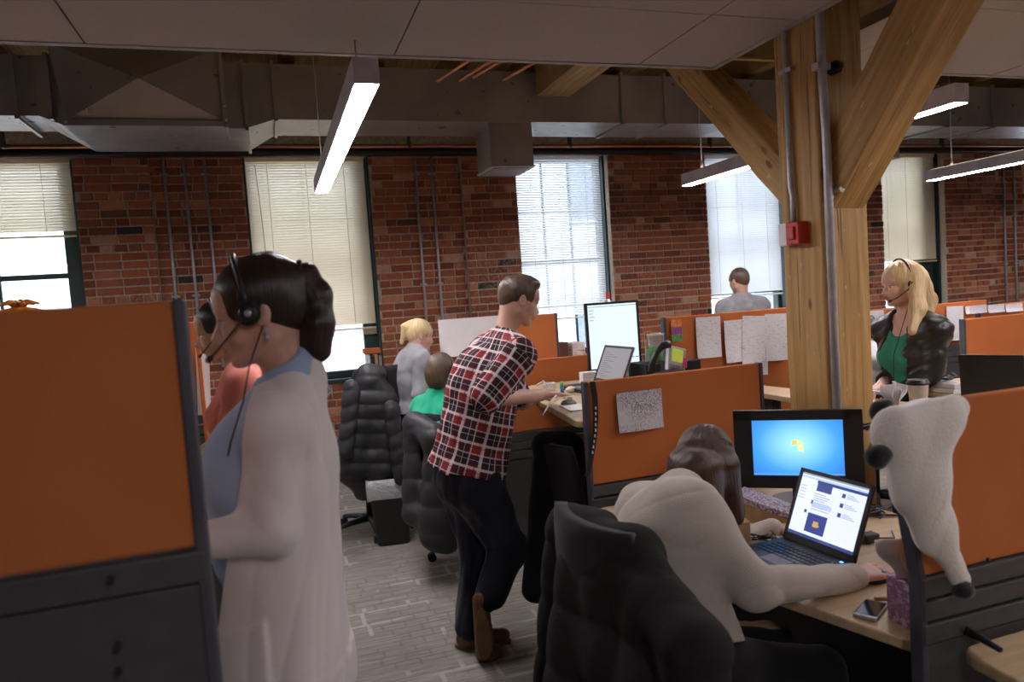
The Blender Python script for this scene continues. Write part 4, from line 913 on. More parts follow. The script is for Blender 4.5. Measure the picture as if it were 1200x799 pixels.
blo = offs(W.torso[:2], .022) + [cone(W.chest + W.f3 * .055, W.waist + W.f3 * .055, .098, .09, .06)] + offs(W.torso[2:], .012) + [cone(W.neck - W.t * .02, W.neck + W.t * .045 + W.f3 * .01, .062, .060, .03)]
garment(W, 'blouse', blo, .006, blue, 3, .004, 22, [neckhole(W, .050, .12, .0, .012), cut(at(300, 700, Y0), V(0, 0, -1))])
# collar: two folded flaps
for sg in (-1, 1):
    def cf(u, v, sg=sg):
        a = (u * 1.25 - .15) * math.pi * .62; r = .060 + .030 * v + .004; c = W.neck + W.t * (.050 - .050 * v - .055 * u * (1 + .6 * v)) + W.f3 * (.012 + .03 * u)
        return c + (-W.f3 * math.cos(a) + W.s * sg * math.sin(a)) * r
    MB().grid(cf, 14, 5, blue).build('collar_flap', W.root, solid=.004)
cardi = cloth('white_knit_cardigan', (.72, .66, .635), .95, 420, .35, .04, .3)
hem = at(330, 792, Y0)
body_ = offs(W.torso[:-2], .018) + [cone(W.chest - W.t * .05, Z(W.pelvis, hem[2] - .02) , .158, .165, .06, (W.f3, .76)), cone(W.waist + W.f3 * .03, V(W.pelvis[0] - .01, Y0, hem[2]), .13, .14, .05)]
gl = [grow(p_, -.02) for p_ in W.torso[-2:]]
slv = [cone(W.shL, W.elL, .056, .049, .016), cone(W.elL, W.wrL, .049, .036, .016), cone(W.shR, W.elR, .056, .048, .02), cone(W.elR, W.wrR, .048, .036, .03)]
p0 = at(296, 470, Y0); p1_ = at(262, 720, Y0); dd = nrm(V(p1_[0] - p0[0], 0, p1_[2] - p0[2])); fn = V(dd[2], 0, -dd[0]); fn = fn if fn[0] < 0 else -fn
ssm = lambda x, w_: np.clip(.5 + x / w_, 0, 1)
def cpost(P, d, g=folds(.007, 34, 5, V(0, 0, 1)), g2=folds(.011, 34, 15, V(.25, 0, 1)), g3=folds(.0034, 44, 8)):
    arm = ssm(.010 - np.minimum.reduce([pd(p_, P) for p_ in slv[:2]]), .022)
    lo = ssm(W.waist[2] - .02 - P[..., 2], .25) * (1 - arm); d = d + (g(P, d) - d) * (1 - lo) * (1 - arm) + (g2(P, d) - d) * lo + (g3(P, d) - d) * arm
    line = hem[2] + .055 + .20 * (P[..., 0] - pe[0]); d = d - .006 * ssm(line - P[..., 2], .008) * (1 - arm)
    px_ = P[..., 0] - (pe[0] - .075); pz = P[..., 2] - (hem[2] + .155); pocket = ssm(.052 - np.abs(px_), .008) * ssm(.03 + .35 * px_ - pz, .008) * (P[..., 1] < Y0); return d - .006 * pocket * (1 - arm)
sdf_obj('cardigan', body_ + [neckhole(W, .080, .10, .0, .02), cut(p0, fn), cut(Z(pe, hem[2]), V(0, 0, -1))] + slv, .0048, cardi, W.root, post=cpost, amp=.01)
garment(W, 'trousers', offs(W.legR + W.legL, .012) + offs(W.torso[:2], .010) + offs(W.torso[-2:], .010), .009, trs, 2, .004, 20, [cut(Z(pe, hem[2] + .06), V(0, 0, 1))])
W.shoes(shoe, soleb)
c_, s_ = W.cap(.010, 1.0, -.004, .85)
tie = at(346, 324, Y0)
hair = c_ + [cone(W.P(-.06, 0, .06), tie, .052, .026, .04)]
sdf_obj('hair', hair + s_, .0042, hb, W.root)
tail = [at(*q) for q in ((347, 320, Y0), (361, 324, Y0), (371, 346, Y0), (373, 380, Y0 - .01), (370, 408, Y0 - .01), (361, 425, Y0 - .01))]
sdf_obj('ponytail', [cone(tail[i], tail[i + 1], r, r2, .03) for i, (r, r2) in enumerate(((.013, .020), (.020, .026), (.026, .029), (.029, .026), (.024, .012)))] + [cone(tail[3] + V(-.012, 0, 0), tail[4] + V(-.022, 0, .01), .020, .018, .02)], .0045, hb, W.root, post=folds(.004, 60, 4, V(0, 0, 1)))
st = MB(); rs = random.Random(5)
for i in range(150):
    a = rs.uniform(0, 6.28); r = rs.uniform(.9, 1.05); R_ = (.013, .021, .027, .030, .027, .014); pts = []
    for j, p in enumerate(tail): pts.append(p + (V(1, 0, .25) * math.cos(a) + V(0, 1, 0) * math.sin(a)) * R_[j] * r + V(rs.uniform(-.003, .003), rs.uniform(-.003, .003), 0) - V(0, 0, .02 * (j == 5) * rs.uniform(-.5, 1)))
    st.tube([Vector(p) for p in pts], [.0014, .0016, .0016, .0015, .0012, .0004], hb, 4)
st.build('loose_strands', W.root, kind='stuff')
M_ = aim(tail[0], tail[1]); tt = MB(); tt.tube([V(*(M_ @ Vector((.026 * math.cos(a), .026 * math.sin(a), 0)))) for a in [i * math.pi / 8 for i in range(17)]], .006, blk, 8); tt.build('hair_tie', W.root)
MB().tube([W.P(-.006, .088, -.035), W.P(-.004, .090, -.05)], .003, silver, 6).ball(W.P(-.003, .090, -.056), .006, silver, 8).build('earring', W.root)
hs = headset(W, 1, 'black headset with a microphone boom worn by the woman in the white cardigan', fwd=.024)
MB().tube([W.P(-.004, .10, -.03), at(292, 430, Y0 - .12), at(285, 470, Y0 - .13), at(270, 520, Y0 - .12), at(262, 560, Y0 - .1)], .0018, blk, 5).build('cord', hs)
# ---- woman in peach behind her
Y1 = 3.10; pe = V(-.12, Y1, .98)
W2 = Human('black-haired woman in a peach top half hidden behind the woman in the cardigan', (pe[0], pe[1], 0), (-1, 0), at(258, 386, Y1), V(-.96, -.05, -.25), pe, V(-.12, Y1, 1.12), at(288, 480, Y1), at(284, 432, Y1),
           at(275, 515, Y1 + .2), at(232, 535, Y1 + .15), at(268, 512, Y1 - .2), at(232, 533, Y1 - .12), V(-.13, Y1 + .09, .5), V(-.08, Y1 + .09, .09), V(-.13, Y1 - .09, .5), V(-.08, Y1 - .09, .09),
           ((-1, 0, -.2), (0, 0, 1), (0, -1, 0)), ((-1, .1, -.2), (0, 0, 1), (0, 1, 0)), fem=True, skin=skin_t, sw=.16, h=.006, U=V(-.2, 0, 1))
W2.brows(hk_)
peach = cloth('peach_knit_top', (.80, .26, .20), .9, 300, .3, .06)
garment(W2, 'top', offs(W2.torso, .014) + offs(W2.armL[:1] + W2.armR[:1], .014), .008, peach, 4, .008, 34, [neckhole(W2, .062), cut(W2.pelvis, V(0, 0, -1))])
garment(W2, 'trousers', offs(W2.legR + W2.legL + W2.torso[:2] + W2.torso[-2:], .010), .012, trs, 2, 0, cuts=[cut(W2.pelvis + V(0, 0, .08), V(0, 0, 1))]); W2.shoes(shoe, soleb)
c_, s_ = W2.cap(.007, 1.05, .008); sdf_obj('hair', c_ + [cone(W2.P(-.07, 0, .0), W2.P(-.07, 0, -.16), .045, .03, .04)] + s_, .006, hk_, W2.root)
headset(W2, 1, 'black headset worn by the woman in the peach top')

# ---- man in the plaid shirt
def plaid():
    m, nt, b = new_mat('red_white_black_plaid'); b.inputs['Roughness'].default_value = .85; b.inputs['Specular IOR Level'].default_value = .15
    a = N(nt, 'ShaderNodeAttribute', attribute_name='lc'); sp = N(nt, 'ShaderNodeSeparateXYZ'); nt.links.new(a.outputs['Vector'], sp.inputs[0])
    def band(o, per, lo, hi, sh=0):
        x = N(nt, 'ShaderNodeMath', operation='MULTIPLY_ADD'); nt.links.new(o, x.inputs[0]); x.inputs[1].default_value = 1 / per; x.inputs[2].default_value = sh
        f = N(nt, 'ShaderNodeMath', operation='FRACT'); nt.links.new(x.outputs[0], f.inputs[0])
        g = N(nt, 'ShaderNodeMath', operation='GREATER_THAN'); nt.links.new(f.outputs[0], g.inputs[0]); g.inputs[1].default_value = lo
        l = N(nt, 'ShaderNodeMath', operation='LESS_THAN'); nt.links.new(f.outputs[0], l.inputs[0]); l.inputs[1].default_value = hi
        q = N(nt, 'ShaderNodeMath', operation='MULTIPLY'); nt.links.new(g.outputs[0], q.inputs[0]); nt.links.new(l.outputs[0], q.inputs[1]); return q.outputs[0]
    def h(o, k): m_ = N(nt, 'ShaderNodeMath', operation='MULTIPLY'); nt.links.new(o, m_.inputs[0]); m_.inputs[1].default_value = k; return m_.outputs[0]
    c = (.27, .03, .03); P_ = .105; U, V__ = sp.outputs[0], sp.outputs[1]
    for o in (U, V__): c = mixc(nt, h(band(o, P_, .0, .42), .86), c, (.022, .018, .024))
    for o in (U, V__): c = mixc(nt, h(band(o, P_, .46, .57), .72), c, (.66, .62, .62))
    for o in (U, V__): c = mixc(nt, h(band(o, P_, .92, .97), .6), c, (.66, .62, .62))
    for o in (U, V__): c = mixc(nt, h(band(o, P_, .17, .20), .45), c, (.60, .56, .56))
    for o in (U, V__): c = mixc(nt, h(band(o, P_, .66, .70), .6), c, (.03, .02, .03))
    nt.links.new(c, b.inputs['Base Color']); bump(nt, b, noise(nt, coords(nt), 400, 2), .2, .002); return m
PL = plaid(); Ym = 3.28; pe = at(549, 556, Ym)
M1 = Human('man in a red, white and black plaid shirt leaning over his raised desk', (float(at(565, 750, 3.22)[0]), 3.25, 0), (1, .12), at(608, 352, Ym), V(.96, .05, -.30), pe, at(560, 505, Ym), at(567, 448, Ym), at(590, 402, Ym),
           at(567, 468, Ym - .24), at(634, 463, Ym + .03), at(612, 470, Ym + .25), at(640, 462, Ym + .34), at(594, 642, Ym - .10), at(574, 698, Ym - .17), at(560, 645, Ym + .08), at(551, 733, Ym + .0),
           ((1, .25, -.06), (0, .05, 1), (0, 1, 0), dict(curl=.22)), ((.9, .3, -.3), (.2, 0, 1), (0, -1, 0), dict(curl=.4)), sw=.19, hw=.085, skin=skin_m, h=.005, U=V(.25, 0, 1))
M1.brows(hm)
sh = offs(M1.torso, .020) + [cone(M1.chest - M1.t * .03, M1.pelvis - M1.t * .12, .172, .186, .07, (M1.f3, .90)), cone(M1.shR, limb(M1.shR, M1.elR, .84), .074, .072, .03), cone(limb(M1.shR, M1.elR, .76), limb(M1.shR, M1.elR, .93), .073, .071, .008), cone(M1.shL, limb(M1.shL, M1.elL, .86), .070, .066, .03)]
big_ = cone(M1.neck, M1.pelvis, .165, .165)
for p_ in sh[:-4] + [sh[-4]]:
    p_['uvof'] = big_
hemp = at(548, 549, Ym)
garment(M1, 'shirt', sh, .005, PL, 6, .009, 30, [neckhole(M1, .060, .12, .0, .01), cut(hemp + V(0, 0, -.0), nrm(-M1.t * .95 + M1.f3 * .12))])
for sg in (-1, 1):
    def cf(u, v, sg=sg):
        a = (u * 1.2 - .1) * math.pi * .62; r = .064 + .024 * v; c = M1.neck + M1.t * (.050 - .044 * v - .045 * u * (1 + .6 * v)) + M1.f3 * (.010 + .02 * u); return c + (-M1.f3 * math.cos(a) + M1.s * sg * math.sin(a)) * r
    MB().grid(cf, 14, 5, PL).build('collar_flap', M1.root, solid=.004)
jean = cloth('black_navy_jeans', (.012, .014, .022), .8, 300, .3, .1)
garment(M1, 'jeans', offs(M1.legR + M1.legL, .030) + offs(M1.torso[:2], .012) + offs(M1.torso[-2:], .008), .007, jean, 7, .010, 30, [cut(M1.pelvis + M1.t * .06, M1.t)])
br = mat('tan_brown_leather', (.16, .075, .030), .5); tread = mat('tan_rubber_sole', (.20, .12, .055), .7)
# rear foot up on its toes with the sole towards the room, front foot flat
b0 = at(568, 752, Ym - .16); b0[2] = .035; hl = at(563, 703, Ym - .20)
sdf_obj('shoe', [cone(hl, b0, .037, .046, .03, (nrm(V(.31, 0.95, .1)), .75)), ell(b0 + V(.02, .0, .0), V(.055, .04, .034), None, .02), cut(V(0, 0, .004), V(0, 0, -1))], .006, br, M1.root)
sn = nrm(V(-.25, -.95, -.12)); so = MB(); ax_ = nrm(b0 - hl); sx_ = nrm(np.cross(ax_, sn))
ol = [(math.cos(t_) * (.036 + .010 * math.sin(t_) - .008 * (math.cos(2 * t_) < -.3) * .6), math.sin(t_) * .130) for t_ in [i * math.pi / 14 for i in range(28)]]
so.prism(ol, .028, .044, tread, frame((hl + b0) / 2 + ax_ * .012, Vector(sx_), Vector(ax_), Vector(sn))); so.build('sole', M1.root, bevel=.004)
f0 = M1.anL.copy(); f0[2] = .04; ff = nrm(V(1, -.25, 0))
sdf_obj('shoe', [cone(f0 - ff * .03, f0 + ff * .15, .042, .036, .03, (V(0, 0, 1), .9)), cone(M1.anL, f0, .05, .046, .03), cut(V(0, 0, .018), V(0, 0, -1))], .006, br, M1.root)
so = MB(); so.prism([(math.cos(t_) * .135, math.sin(t_) * .044) for t_ in [i * math.pi / 12 for i in range(24)]], .002, .020, tread, Matrix.Translation((float(f0[0] + ff[0] * .055), float(f0[1] + ff[1] * .055), 0)) @ rotz(math.atan2(ff[1], ff[0]))); so.build('sole', M1.root, bevel=.004)
c_, s_ = M1.cap(.005, 1.12, .010, .72); sdf_obj('hair', c_ + [ell(M1.P(.035, 0, .095), V(.050, .06, .026), M1.A, .03)] + s_, .0045, hm, M1.root, post=folds(.002, 160, 3))
# ---- blonde woman
Yb = 2.95; pe = at(1072, 492, Yb)
B1 = Human('blonde woman in a black leather jacket over a green top wearing a headset', (pe[0], pe[1], 0), (-.93, .0), at(1056, 333, Yb), V(-.90, .22, -.08), pe, at(1070, 452, Yb), at(1068, 412, Yb), at(1066, 374, Yb),
           at(1046, 435, Yb + .20), at(1032, 452, Yb + .02), at(1094, 436, Yb - .16), at(1060, 457, Yb - .10), V(pe[0], Yb + .09, .5), V(pe[0], Yb + .09, .09), V(pe[0], Yb - .09, .5), V(pe[0], Yb - .09, .09),
           ((-1, -.3, -.15), (0, .1, 1), (0, -1, 0)), ((-.9, .3, -.15), (0, .1, 1), (0, 1, 0)), fem=True, skin=skin_f, sw=.165, h=.005)
B1.brows(hbl)
grn = cloth('emerald_green_top', (.03, .22, .14), .75, 200, .2, .06); lea = mat('black_leather', (.018, .016, .015), .38, nz=60, bmp=.25, var=.2)
garment(B1, 'top', offs(B1.torso, .008), .006, grn, 3, .004, 24, [neckhole(B1, .080, .10, .035, .02), cut(B1.pelvis, V(0, 0, -1))])
jk = offs(B1.torso[:-4], .020) + offs(B1.torso[-4:-2], .006) + offs(B1.armL + B1.armR, .015) + [cone(B1.neck - B1.t * .12, B1.pelvis, .118, .135, .06, (B1.f3, .85))]
jc = B1.chest + B1.f3 * .13
garment(B1, 'jacket', jk, .006, lea, 9, .007, 36, [neckhole(B1, .070, .10, .0, .02), sub(cone(B1.neck + B1.f3 * .10 + B1.t * .0, B1.pelvis + B1.f3 * .20, .066, .095, .01)), cut(B1.pelvis + V(0, 0, .02), V(0, 0, -1))])
c_, s_ = B1.cap(.013, .95, .006)
H_ = [cone(B1.P(-.03, sg * .055, .06), B1.P(-.035, sg * .075, -.10), .040, .032, .03) for sg in (-1, 1)] + [cone(B1.P(-.035, sg * .075, -.10), B1.P(-.01 if sg > 0 else -.05, sg * .085, -.29), .032, .016, .02) for sg in (-1, 1)] + [cone(B1.P(-.07, 0, .02), B1.P(-.085, 0, -.28), .055, .03, .04)]
H_ += [cone(B1.P(-.035, .080, .02), at(1075, 362, Yb - .15), .040, .036, .03), cone(at(1075, 362, Yb - .15), at(1069, 388, Yb - .19), .036, .018, .03), cone(B1.P(-.06, .05, .0), at(1086, 352, Yb - .02), .055, .045, .04), cone(at(1086, 352, Yb - .02), at(1088, 374, Yb - .06), .042, .022, .04)]
sdf_obj('hair', c_ + s_ + H_, .005, hbl, B1.root, post=folds(.004, 90, 4, V(0, 0, 1)))
garment(B1, 'trousers', offs(B1.legR + B1.legL + B1.torso[:2] + B1.torso[-2:], .010), .012, trs, 2, 0, cuts=[cut(B1.pelvis + V(0, 0, .08), V(0, 0, 1))]); B1.shoes(shoe, soleb)
hs = headset(B1, 1, 'black over-ear headset worn by the blonde woman', out=1.06)
MB().tube([B1.P(0, .10, -.03), B1.chest + B1.f3 * .15 + B1.s * .03, B1.waist + B1.f3 * .15 + B1.s * .02], .0022, blk, 5).build('cord', hs)
# ---- man in the grey hoodie at the window
Yh = 5.9; pe = at(872, 425, Yh); pe[2] = .96
heath = cloth('heather_grey_fleece', (.24, .24, .25), .95, 160, .5, .14)
Hn = at(870, 353, Yh)
H1 = Human('man in a pale grey hoodie seen from behind at the fourth window', (pe[0], pe[1], 0), (.25, 1), at(866, 329, Yh + .02), V(-.15, 1, -.12), pe, V(pe[0], Yh, 1.12), V(pe[0], Yh, 1.30), Hn,
           V(pe[0] + .26, Yh, 1.15), V(pe[0] + .16, Yh + .22, 1.1), V(pe[0] - .26, Yh, 1.15), V(pe[0] - .16, Yh + .22, 1.1), V(pe[0] + .09, Yh, .5), V(pe[0] + .09, Yh, .09), V(pe[0] - .09, Yh, .5), V(pe[0] - .09, Yh, .09),
           ((0, 1, 0), (0, 0, 1), (-1, 0, 0)), ((0, 1, 0), (0, 0, 1), (1, 0, 0)), skin=skin_m, h=.009, k=1.02)
garment(H1, 'hoodie', offs(H1.torso, .024) + offs(H1.armL + H1.armR, .016) + [ell(H1.neck - H1.f3 * .07 - H1.t * .01, V(.06, .11, .055), np.array([H1.f3, H1.s, H1.t]), .02), ell(H1.neck - H1.f3 * .10 - H1.t * .07, V(.045, .08, .05), np.array([H1.f3, H1.s, H1.t]), .02)], .009, heath, 4, .006, 34, [cut(H1.pelvis, V(0, 0, -1)), neckhole(H1, .055, .12, .0)])
garment(H1, 'trousers', offs(H1.legR + H1.legL + H1.torso[:2] + H1.torso[-2:], .012), .014, jean, 2, 0, cuts=[cut(H1.pelvis + V(0, 0, .08), V(0, 0, 1))]); H1.shoes(shoe, soleb)
c_, s_ = H1.cap(.006, 1.1, .01, .8); sdf_obj('hair', c_ + s_, .007, hm, H1.root)
# ---- woman in the grey hoodie on a tall stool
Yg = 5.15; pe = at(486, 487, Yg)
G1 = Human('woman with a blonde ponytail in a grey hoodie perched on a tall stool', (pe[0], pe[1], 0), (1, .1), at(492, 393, Yg), V(.95, .1, -.20), pe, at(480, 465, Yg), at(481, 440, Yg), at(487, 415, Yg),
           at(492, 462, Yg - .22), at(516, 455, Yg - .1), at(500, 462, Yg + .2), at(520, 455, Yg + .15), at(530, 500, Yg - .12), at(522, 565, Yg - .1), at(532, 500, Yg + .1), at(524, 565, Yg + .1),
           ((1, .2, 0), (0, 0, 1), (0, 1, 0)), ((1, -.2, 0), (0, 0, 1), (0, -1, 0)), fem=True, skin=skin_f, h=.008, sw=.16, U=V(.15, 0, 1))
G1.brows(hbl)
garment(G1, 'hoodie', offs(G1.torso, .028) + offs(G1.armL + G1.armR, .020) + [ell(G1.neck - G1.f3 * .075 - G1.t * .03, V(.05, .10, .07), np.array([G1.f3, G1.s, G1.t]), .02)], .008, heath, 4, .006, 34, [cut(G1.pelvis + G1.t * .03, -G1.t), neckhole(G1, .055, .12, .0)])
garment(G1, 'trousers', offs(G1.legR + G1.legL + G1.torso[:2] + G1.torso[-2:], .012), .010, trs, 2, .004, cuts=[cut(G1.pelvis + G1.t * .08, G1.t)])
c_, s_ = G1.cap(.008, .98, .0, .72); sdf_obj('hair', c_ + [cone(G1.P(-.09, 0, .07), G1.P(-.12, 0, .05), .03, .025, .02), cone(G1.P(-.125, 0, .05), G1.P(-.13, 0, -.07), .024, .014, .02)] + s_, .006, hbl, G1.root, post=folds(.002, 120, 3))
for a_, yy in ((G1.anR, 0), (G1.anL, 0)): sdf_obj('shoe', [cone(a_ + V(-.03, 0, -.04), a_ + V(.12, 0, -.05), .036, .03, .02)], .008, shoe, G1.root)
# ---- seated woman in green
Yn = 4.42; pe = at(507, 572, Yn)
N1 = Human('person in a bright green top seated with their back turned, wearing a headset', (pe[0], pe[1], 0), (.93, .35), at(517, 437, Yn), V(.75, .62, -.2), pe, at(504, 535, Yn), at(505, 505, Yn), at(511, 470, Yn),
           at(508, 520, Yn - .22), at(545, 515, Yn - .05), at(530, 520, Yn + .25), at(560, 515, Yn + .2), V(pe[0] + .42, Yn - .04, .52), V(pe[0] + .40, Yn - .05, .10), V(pe[0] + .38, Yn + .2, .52), V(pe[0] + .36, Yn + .2, .10),
           ((1, .2, 0), (0, 0, 1), (0, 1, 0)), ((1, -.2, 0), (0, 0, 1), (0, -1, 0)), fem=True, skin=skin_t, h=.008, sw=.165)
gt = cloth('bright_green_fleece', (.02, .40, .22), .9, 200, .3, .06)
garment(N1, 'top', offs(N1.torso, .020) + offs(N1.armL + N1.armR, .016) + [cone(N1.neck, N1.neck + N1.t * .05, .062, .06, .02)], .008, gt, 4, .009, 34, [cut(N1.pelvis, -N1.t), neckhole(N1, .050, .12, .02)])
garment(N1, 'trousers', offs(N1.legR + N1.legL + N1.torso[:2] + N1.torso[-2:], .012), .012, trs, 2, 0, cuts=[cut(N1.pelvis + N1.t * .08, N1.t)]); N1.shoes(shoe, soleb)
c_, s_ = N1.cap(.012, .98, .0); sdf_obj('hair', c_ + [ell(N1.P(-.04, 0, -.05), V(.06, .07, .06), N1.A, .02)] + s_, .006, hm, N1.root, post=folds(.003, 90, 3))
headset(N1, -1, 'silver and black headset worn by the seated person in green')
# ---- seated figure between post and blonde woman
Yk = 3.95; kc = at(1017, 391, Yk); pe = V(kc[0] + .02, Yk, .62)
K1 = Human('short-haired person in a white shirt seated between the timber post and the blonde woman', (pe[0], pe[1], 0), (1, -.1), kc, V(.85, -.35, -.25), pe, V(pe[0], Yk, .80), V(pe[0], Yk, .96), V(pe[0] - .02, Yk, 1.13),
           V(pe[0] + .1, Yk - .24, .84), V(pe[0] + .32, Yk - .15, .80), V(pe[0] + .1, Yk + .24, .84), V(pe[0] + .32, Yk + .15, .80), V(pe[0] + .42, Yk - .1, .5), V(pe[0] + .4, Yk - .1, .1), V(pe[0] + .42, Yk + .1, .5), V(pe[0] + .4, Yk + .1, .1),
           ((1, .2, 0), (0, 0, 1), (0, 1, 0)), ((1, -.2, 0), (0, 0, 1), (0, -1, 0)), skin=skin_f, h=.009, k=.95)
wsh = cloth('white_cotton_shirt', (.66, .66, .68), .85, 300, .2, .04)
garment(K1, 'shirt', offs(K1.torso, .018) + offs(K1.armL + K1.armR, .016), .009, wsh, 4, .006, 28, [cut(K1.pelvis, -K1.t), neckhole(K1, .055)])
garment(K1, 'trousers', offs(K1.legR + K1.legL + K1.torso[:2] + K1.torso[-2:], .012), .014, trs, 2, 0, cuts=[cut(K1.pelvis + K1.t * .08, K1.t)]); K1.shoes(shoe, soleb)
c_, s_ = K1.cap(.008, 1.05, .005, .8); sdf_obj('hair', c_ + s_, .007, hm, K1.root); K1.brows(hm)
headset(K1, -1, 'black headset worn by the seated person in the white shirt')
# ---- woman in the pale sweater hunched over the near desk
Ys = 1.80; pe = at(800, 770, Ys - .06)
S1 = Human('brown-haired woman in a pale oatmeal sweater hunched over the desk, reaching to the mouse', (pe[0], pe[1], 0), (.93, .30), at(826, 545, 2.02), V(.70, .40, -.60), pe, at(790, 700, Ys - .02), at(785, 635, Ys), at(800, 588, Ys + .08),
           at(884, 688, 1.60), at(1000, 676, 1.665), at(850, 640, 2.22), at(905, 620, 2.15), V(pe[0] + .42, Ys - .12, .50), V(pe[0] + .40, Ys - .12, .10), V(pe[0] + .40, Ys + .1, .50), V(pe[0] + .38, Ys + .1, .10),
           ((1, .05, .02), (-.1, -.2, 1), (0, 1, 0), dict(curl=.32, spread=.05)), ((.9, -.3, 0), (0, 0, 1), (0, -1, 0)), fem=True, skin=skin_f, h=.0045, sw=.17, U=V(.5, .3, 1), shR=at(822, 622, 1.72))
oat = cloth('oatmeal_wool_sweater', (.50, .45, .385), .95, 260, .6, .07, .3)
garment(S1, 'sweater', offs(S1.torso, .026) + [cone(S1.shR, S1.elR, .066, .056, .04), cone(S1.elR, S1.wrR, .052, .038, .03), cone(S1.shL, S1.elL, .062, .052, .04), cone(S1.elL, S1.wrL, .050, .038, .03), cone(S1.chest - S1.f3 * .03, S1.pelvis + S1.t * .1, .138, .145, .05, (S1.f3, .8))], .005, oat, 5, .0055, 30, [cut(S1.pelvis + S1.t * .06, -S1.t), neckhole(S1, .058, .12, .01)])
garment(S1, 'trousers', offs(S1.legR + S1.legL + S1.torso[:2] + S1.torso[-2:], .010), .010, trs, 2, .004, cuts=[cut(S1.pelvis + S1.t * .09, S1.t)]); S1.shoes(shoe, soleb)
hbr = hair_mat('brown_hair', (.028, .013, .007), (.10, .052, .030))
c_, s_ = S1.cap(.016, .9, .0); D_ = V(0, 0, -1)
cur = []
for px0, py0, y0_, px1, py1, y1_, r1, r2 in ((800, 545, 1.97, 795, 590, 1.98, .04, .028), (826, 548, 1.90, 836, 606, 1.92, .042, .026), (850, 545, 1.93, 862, 606, 1.96, .036, .020), (812, 550, 1.90, 815, 590, 1.91, .04, .026), (850, 560, 2.08, 864, 600, 2.08, .04, .02)): cur.append(cone(at(px0, py0, y0_), at(px1, py1, y1_), r1 * 1.2, r2 * 1.35, .05))
sdf_obj('hair', c_ + cur, .0045, hbr, S1.root, post=folds(.0012, 120, 6, V(0, 0, 1)))
st = MB(); rs = random.Random(8)
for i in range(220):
    a = rs.uniform(-2.6, 1.0); top = S1.P(-.02 + rs.uniform(-.02, .02), 0, .128); sx = rs.uniform(-1, 1)
    p1 = S1.P(-.03 + .07 * math.cos(a), .094 * math.sin(a), .07); p2 = S1.P(-.02 + .098 * math.cos(a) , .102 * math.sin(a), .0); e = p2 + V(rs.uniform(-.01, .02), rs.uniform(-.02, .02), -rs.uniform(.05, .14))
    st.tube([top, p1, p2, (p2 + e) / 2 + V(0, 0, -.01), e], [.0012, .0015, .0015, .0012, .0004], hbr, 4)
st.build('loose_strands', S1.root, kind='stuff')
for H in ((M1, 'man'), (W, 'w'), (B1, 'b'), (S1, 's'), (G1, 'g'), (N1, 'n')):
    h_ = H[0]; ln = lambda a, b: round(float(np.linalg.norm(a - b)), 2)
    print('LEN', H[1], 'armR', ln(h_.shR, h_.elR), ln(h_.elR, h_.wrR), 'armL', ln(h_.shL, h_.elL), ln(h_.elL, h_.wrL), 'leg', ln(h_.hipR, h_.knR), ln(h_.knR, h_.anR), ln(h_.hipL, h_.knL), ln(h_.knL, h_.anL), 'torso', ln(h_.pelvis, h_.neck), 'neck-head', ln(h_.neck, h_.head), 'pel', h_.pelvis.round(2), 'wrR', h_.wrR.round(2), 'elR', h_.elR.round(2), 'knR', h_.knR.round(2), h_.head.round(2), h_.neck.round(2))
# ------------------------------------------------------------ chairs
chairfab = cloth('black_chair_fabric', (.016, .016, .018), .9, 200, .3, .1)
def office_chair(x, y, yaw, sz, label, arms=True, back=.50):
    """yaw 0 = the sitter looks along +x"""
    t = thing('office_chair', (x, y, 0), label, 'chair'); M = Matrix.Translation((x, y, 0)) @ rotz(yaw)
    for k in range(5):
        a = k * 2 * math.pi / 5 + .3; c, s_ = math.cos(a), math.sin(a)
        MB().tube([(0, 0, .10), (c * .15, s_ * .15, .095), (c * .29, s_ * .29, .075)], [.028, .022, .014], blk, 8, M).build('base_leg', t)
        m = MB()
        for d in (-.013, .013): A = M @ Matrix.Translation((c * .30, s_ * .30, .028)) @ rotz(a) ; m.cyl((0, d - .008, 0), (0, d + .008, 0), .027, blkm, n=14, M=A)
        m.cyl((c * .30, s_ * .30, .03), (c * .30, s_ * .30, .075), .008, blk, n=8, M=M); m.build('caster', t)
    MB().cyl((0, 0, .09), (0, 0, sz - .09), .028, blk, M=M).cyl((0, 0, .2), (0, 0, sz - .05), .018, gry, M=M).build('column', t)
    MB().grid(lambda u, v: (-.22 + .46 * u, -.23 + .46 * v, sz - .03 + .03 * (1 - (2 * u - 1) ** 4) * (1 - (2 * v - 1) ** 4) - .02 * u ** 6), 12, 12, chairfab, M).box((-.20, -.21, sz - .06), (.22, .21, sz - .03), blk, M).build('seat', t)
    MB().tube([(-.10, 0, sz - .05), (-.24, 0, sz - .04), (-.275, 0, sz + .05), (-.27, 0, sz + .22)], .02, blk, 8, M).build('back_bar', t)
    MB().grid(lambda u, v: (-.25 - .03 * v - .05 * (1 - (2 * u - 1) ** 2), (-.22 + .44 * u) * (1 - .25 * v ** 4), sz + .10 + back * v), 12, 12, chairfab, M).build('backrest', t, solid=.035)
    if arms:
        for sg in (-1, 1):
            MB().tube([(.02, sg * .22, sz - .05), (.02, sg * .28, sz - .03), (.02, sg * .285, sz + .12)], .017, blk, 8, M).build('arm_post', t)
            MB().prism([(-.13 + .125 * (1 + math.cos(a)) + .0, sg * .285 + .042 * math.sin(a) * (1 + .15 * math.cos(a))) for a in [i * math.pi / 10 for i in range(20)]], sz + .12, sz + .155, blk, M, True).build('arm_pad', t, .008)
    return t
office_chair(.99, 1.66, .12, .49, 'black office chair of the woman in the pale sweater, its armrest showing')
office_chair(1.13, 4.46, .25, .47, 'black office chair of the person in green, casters on the carpet', arms=False, back=.40)
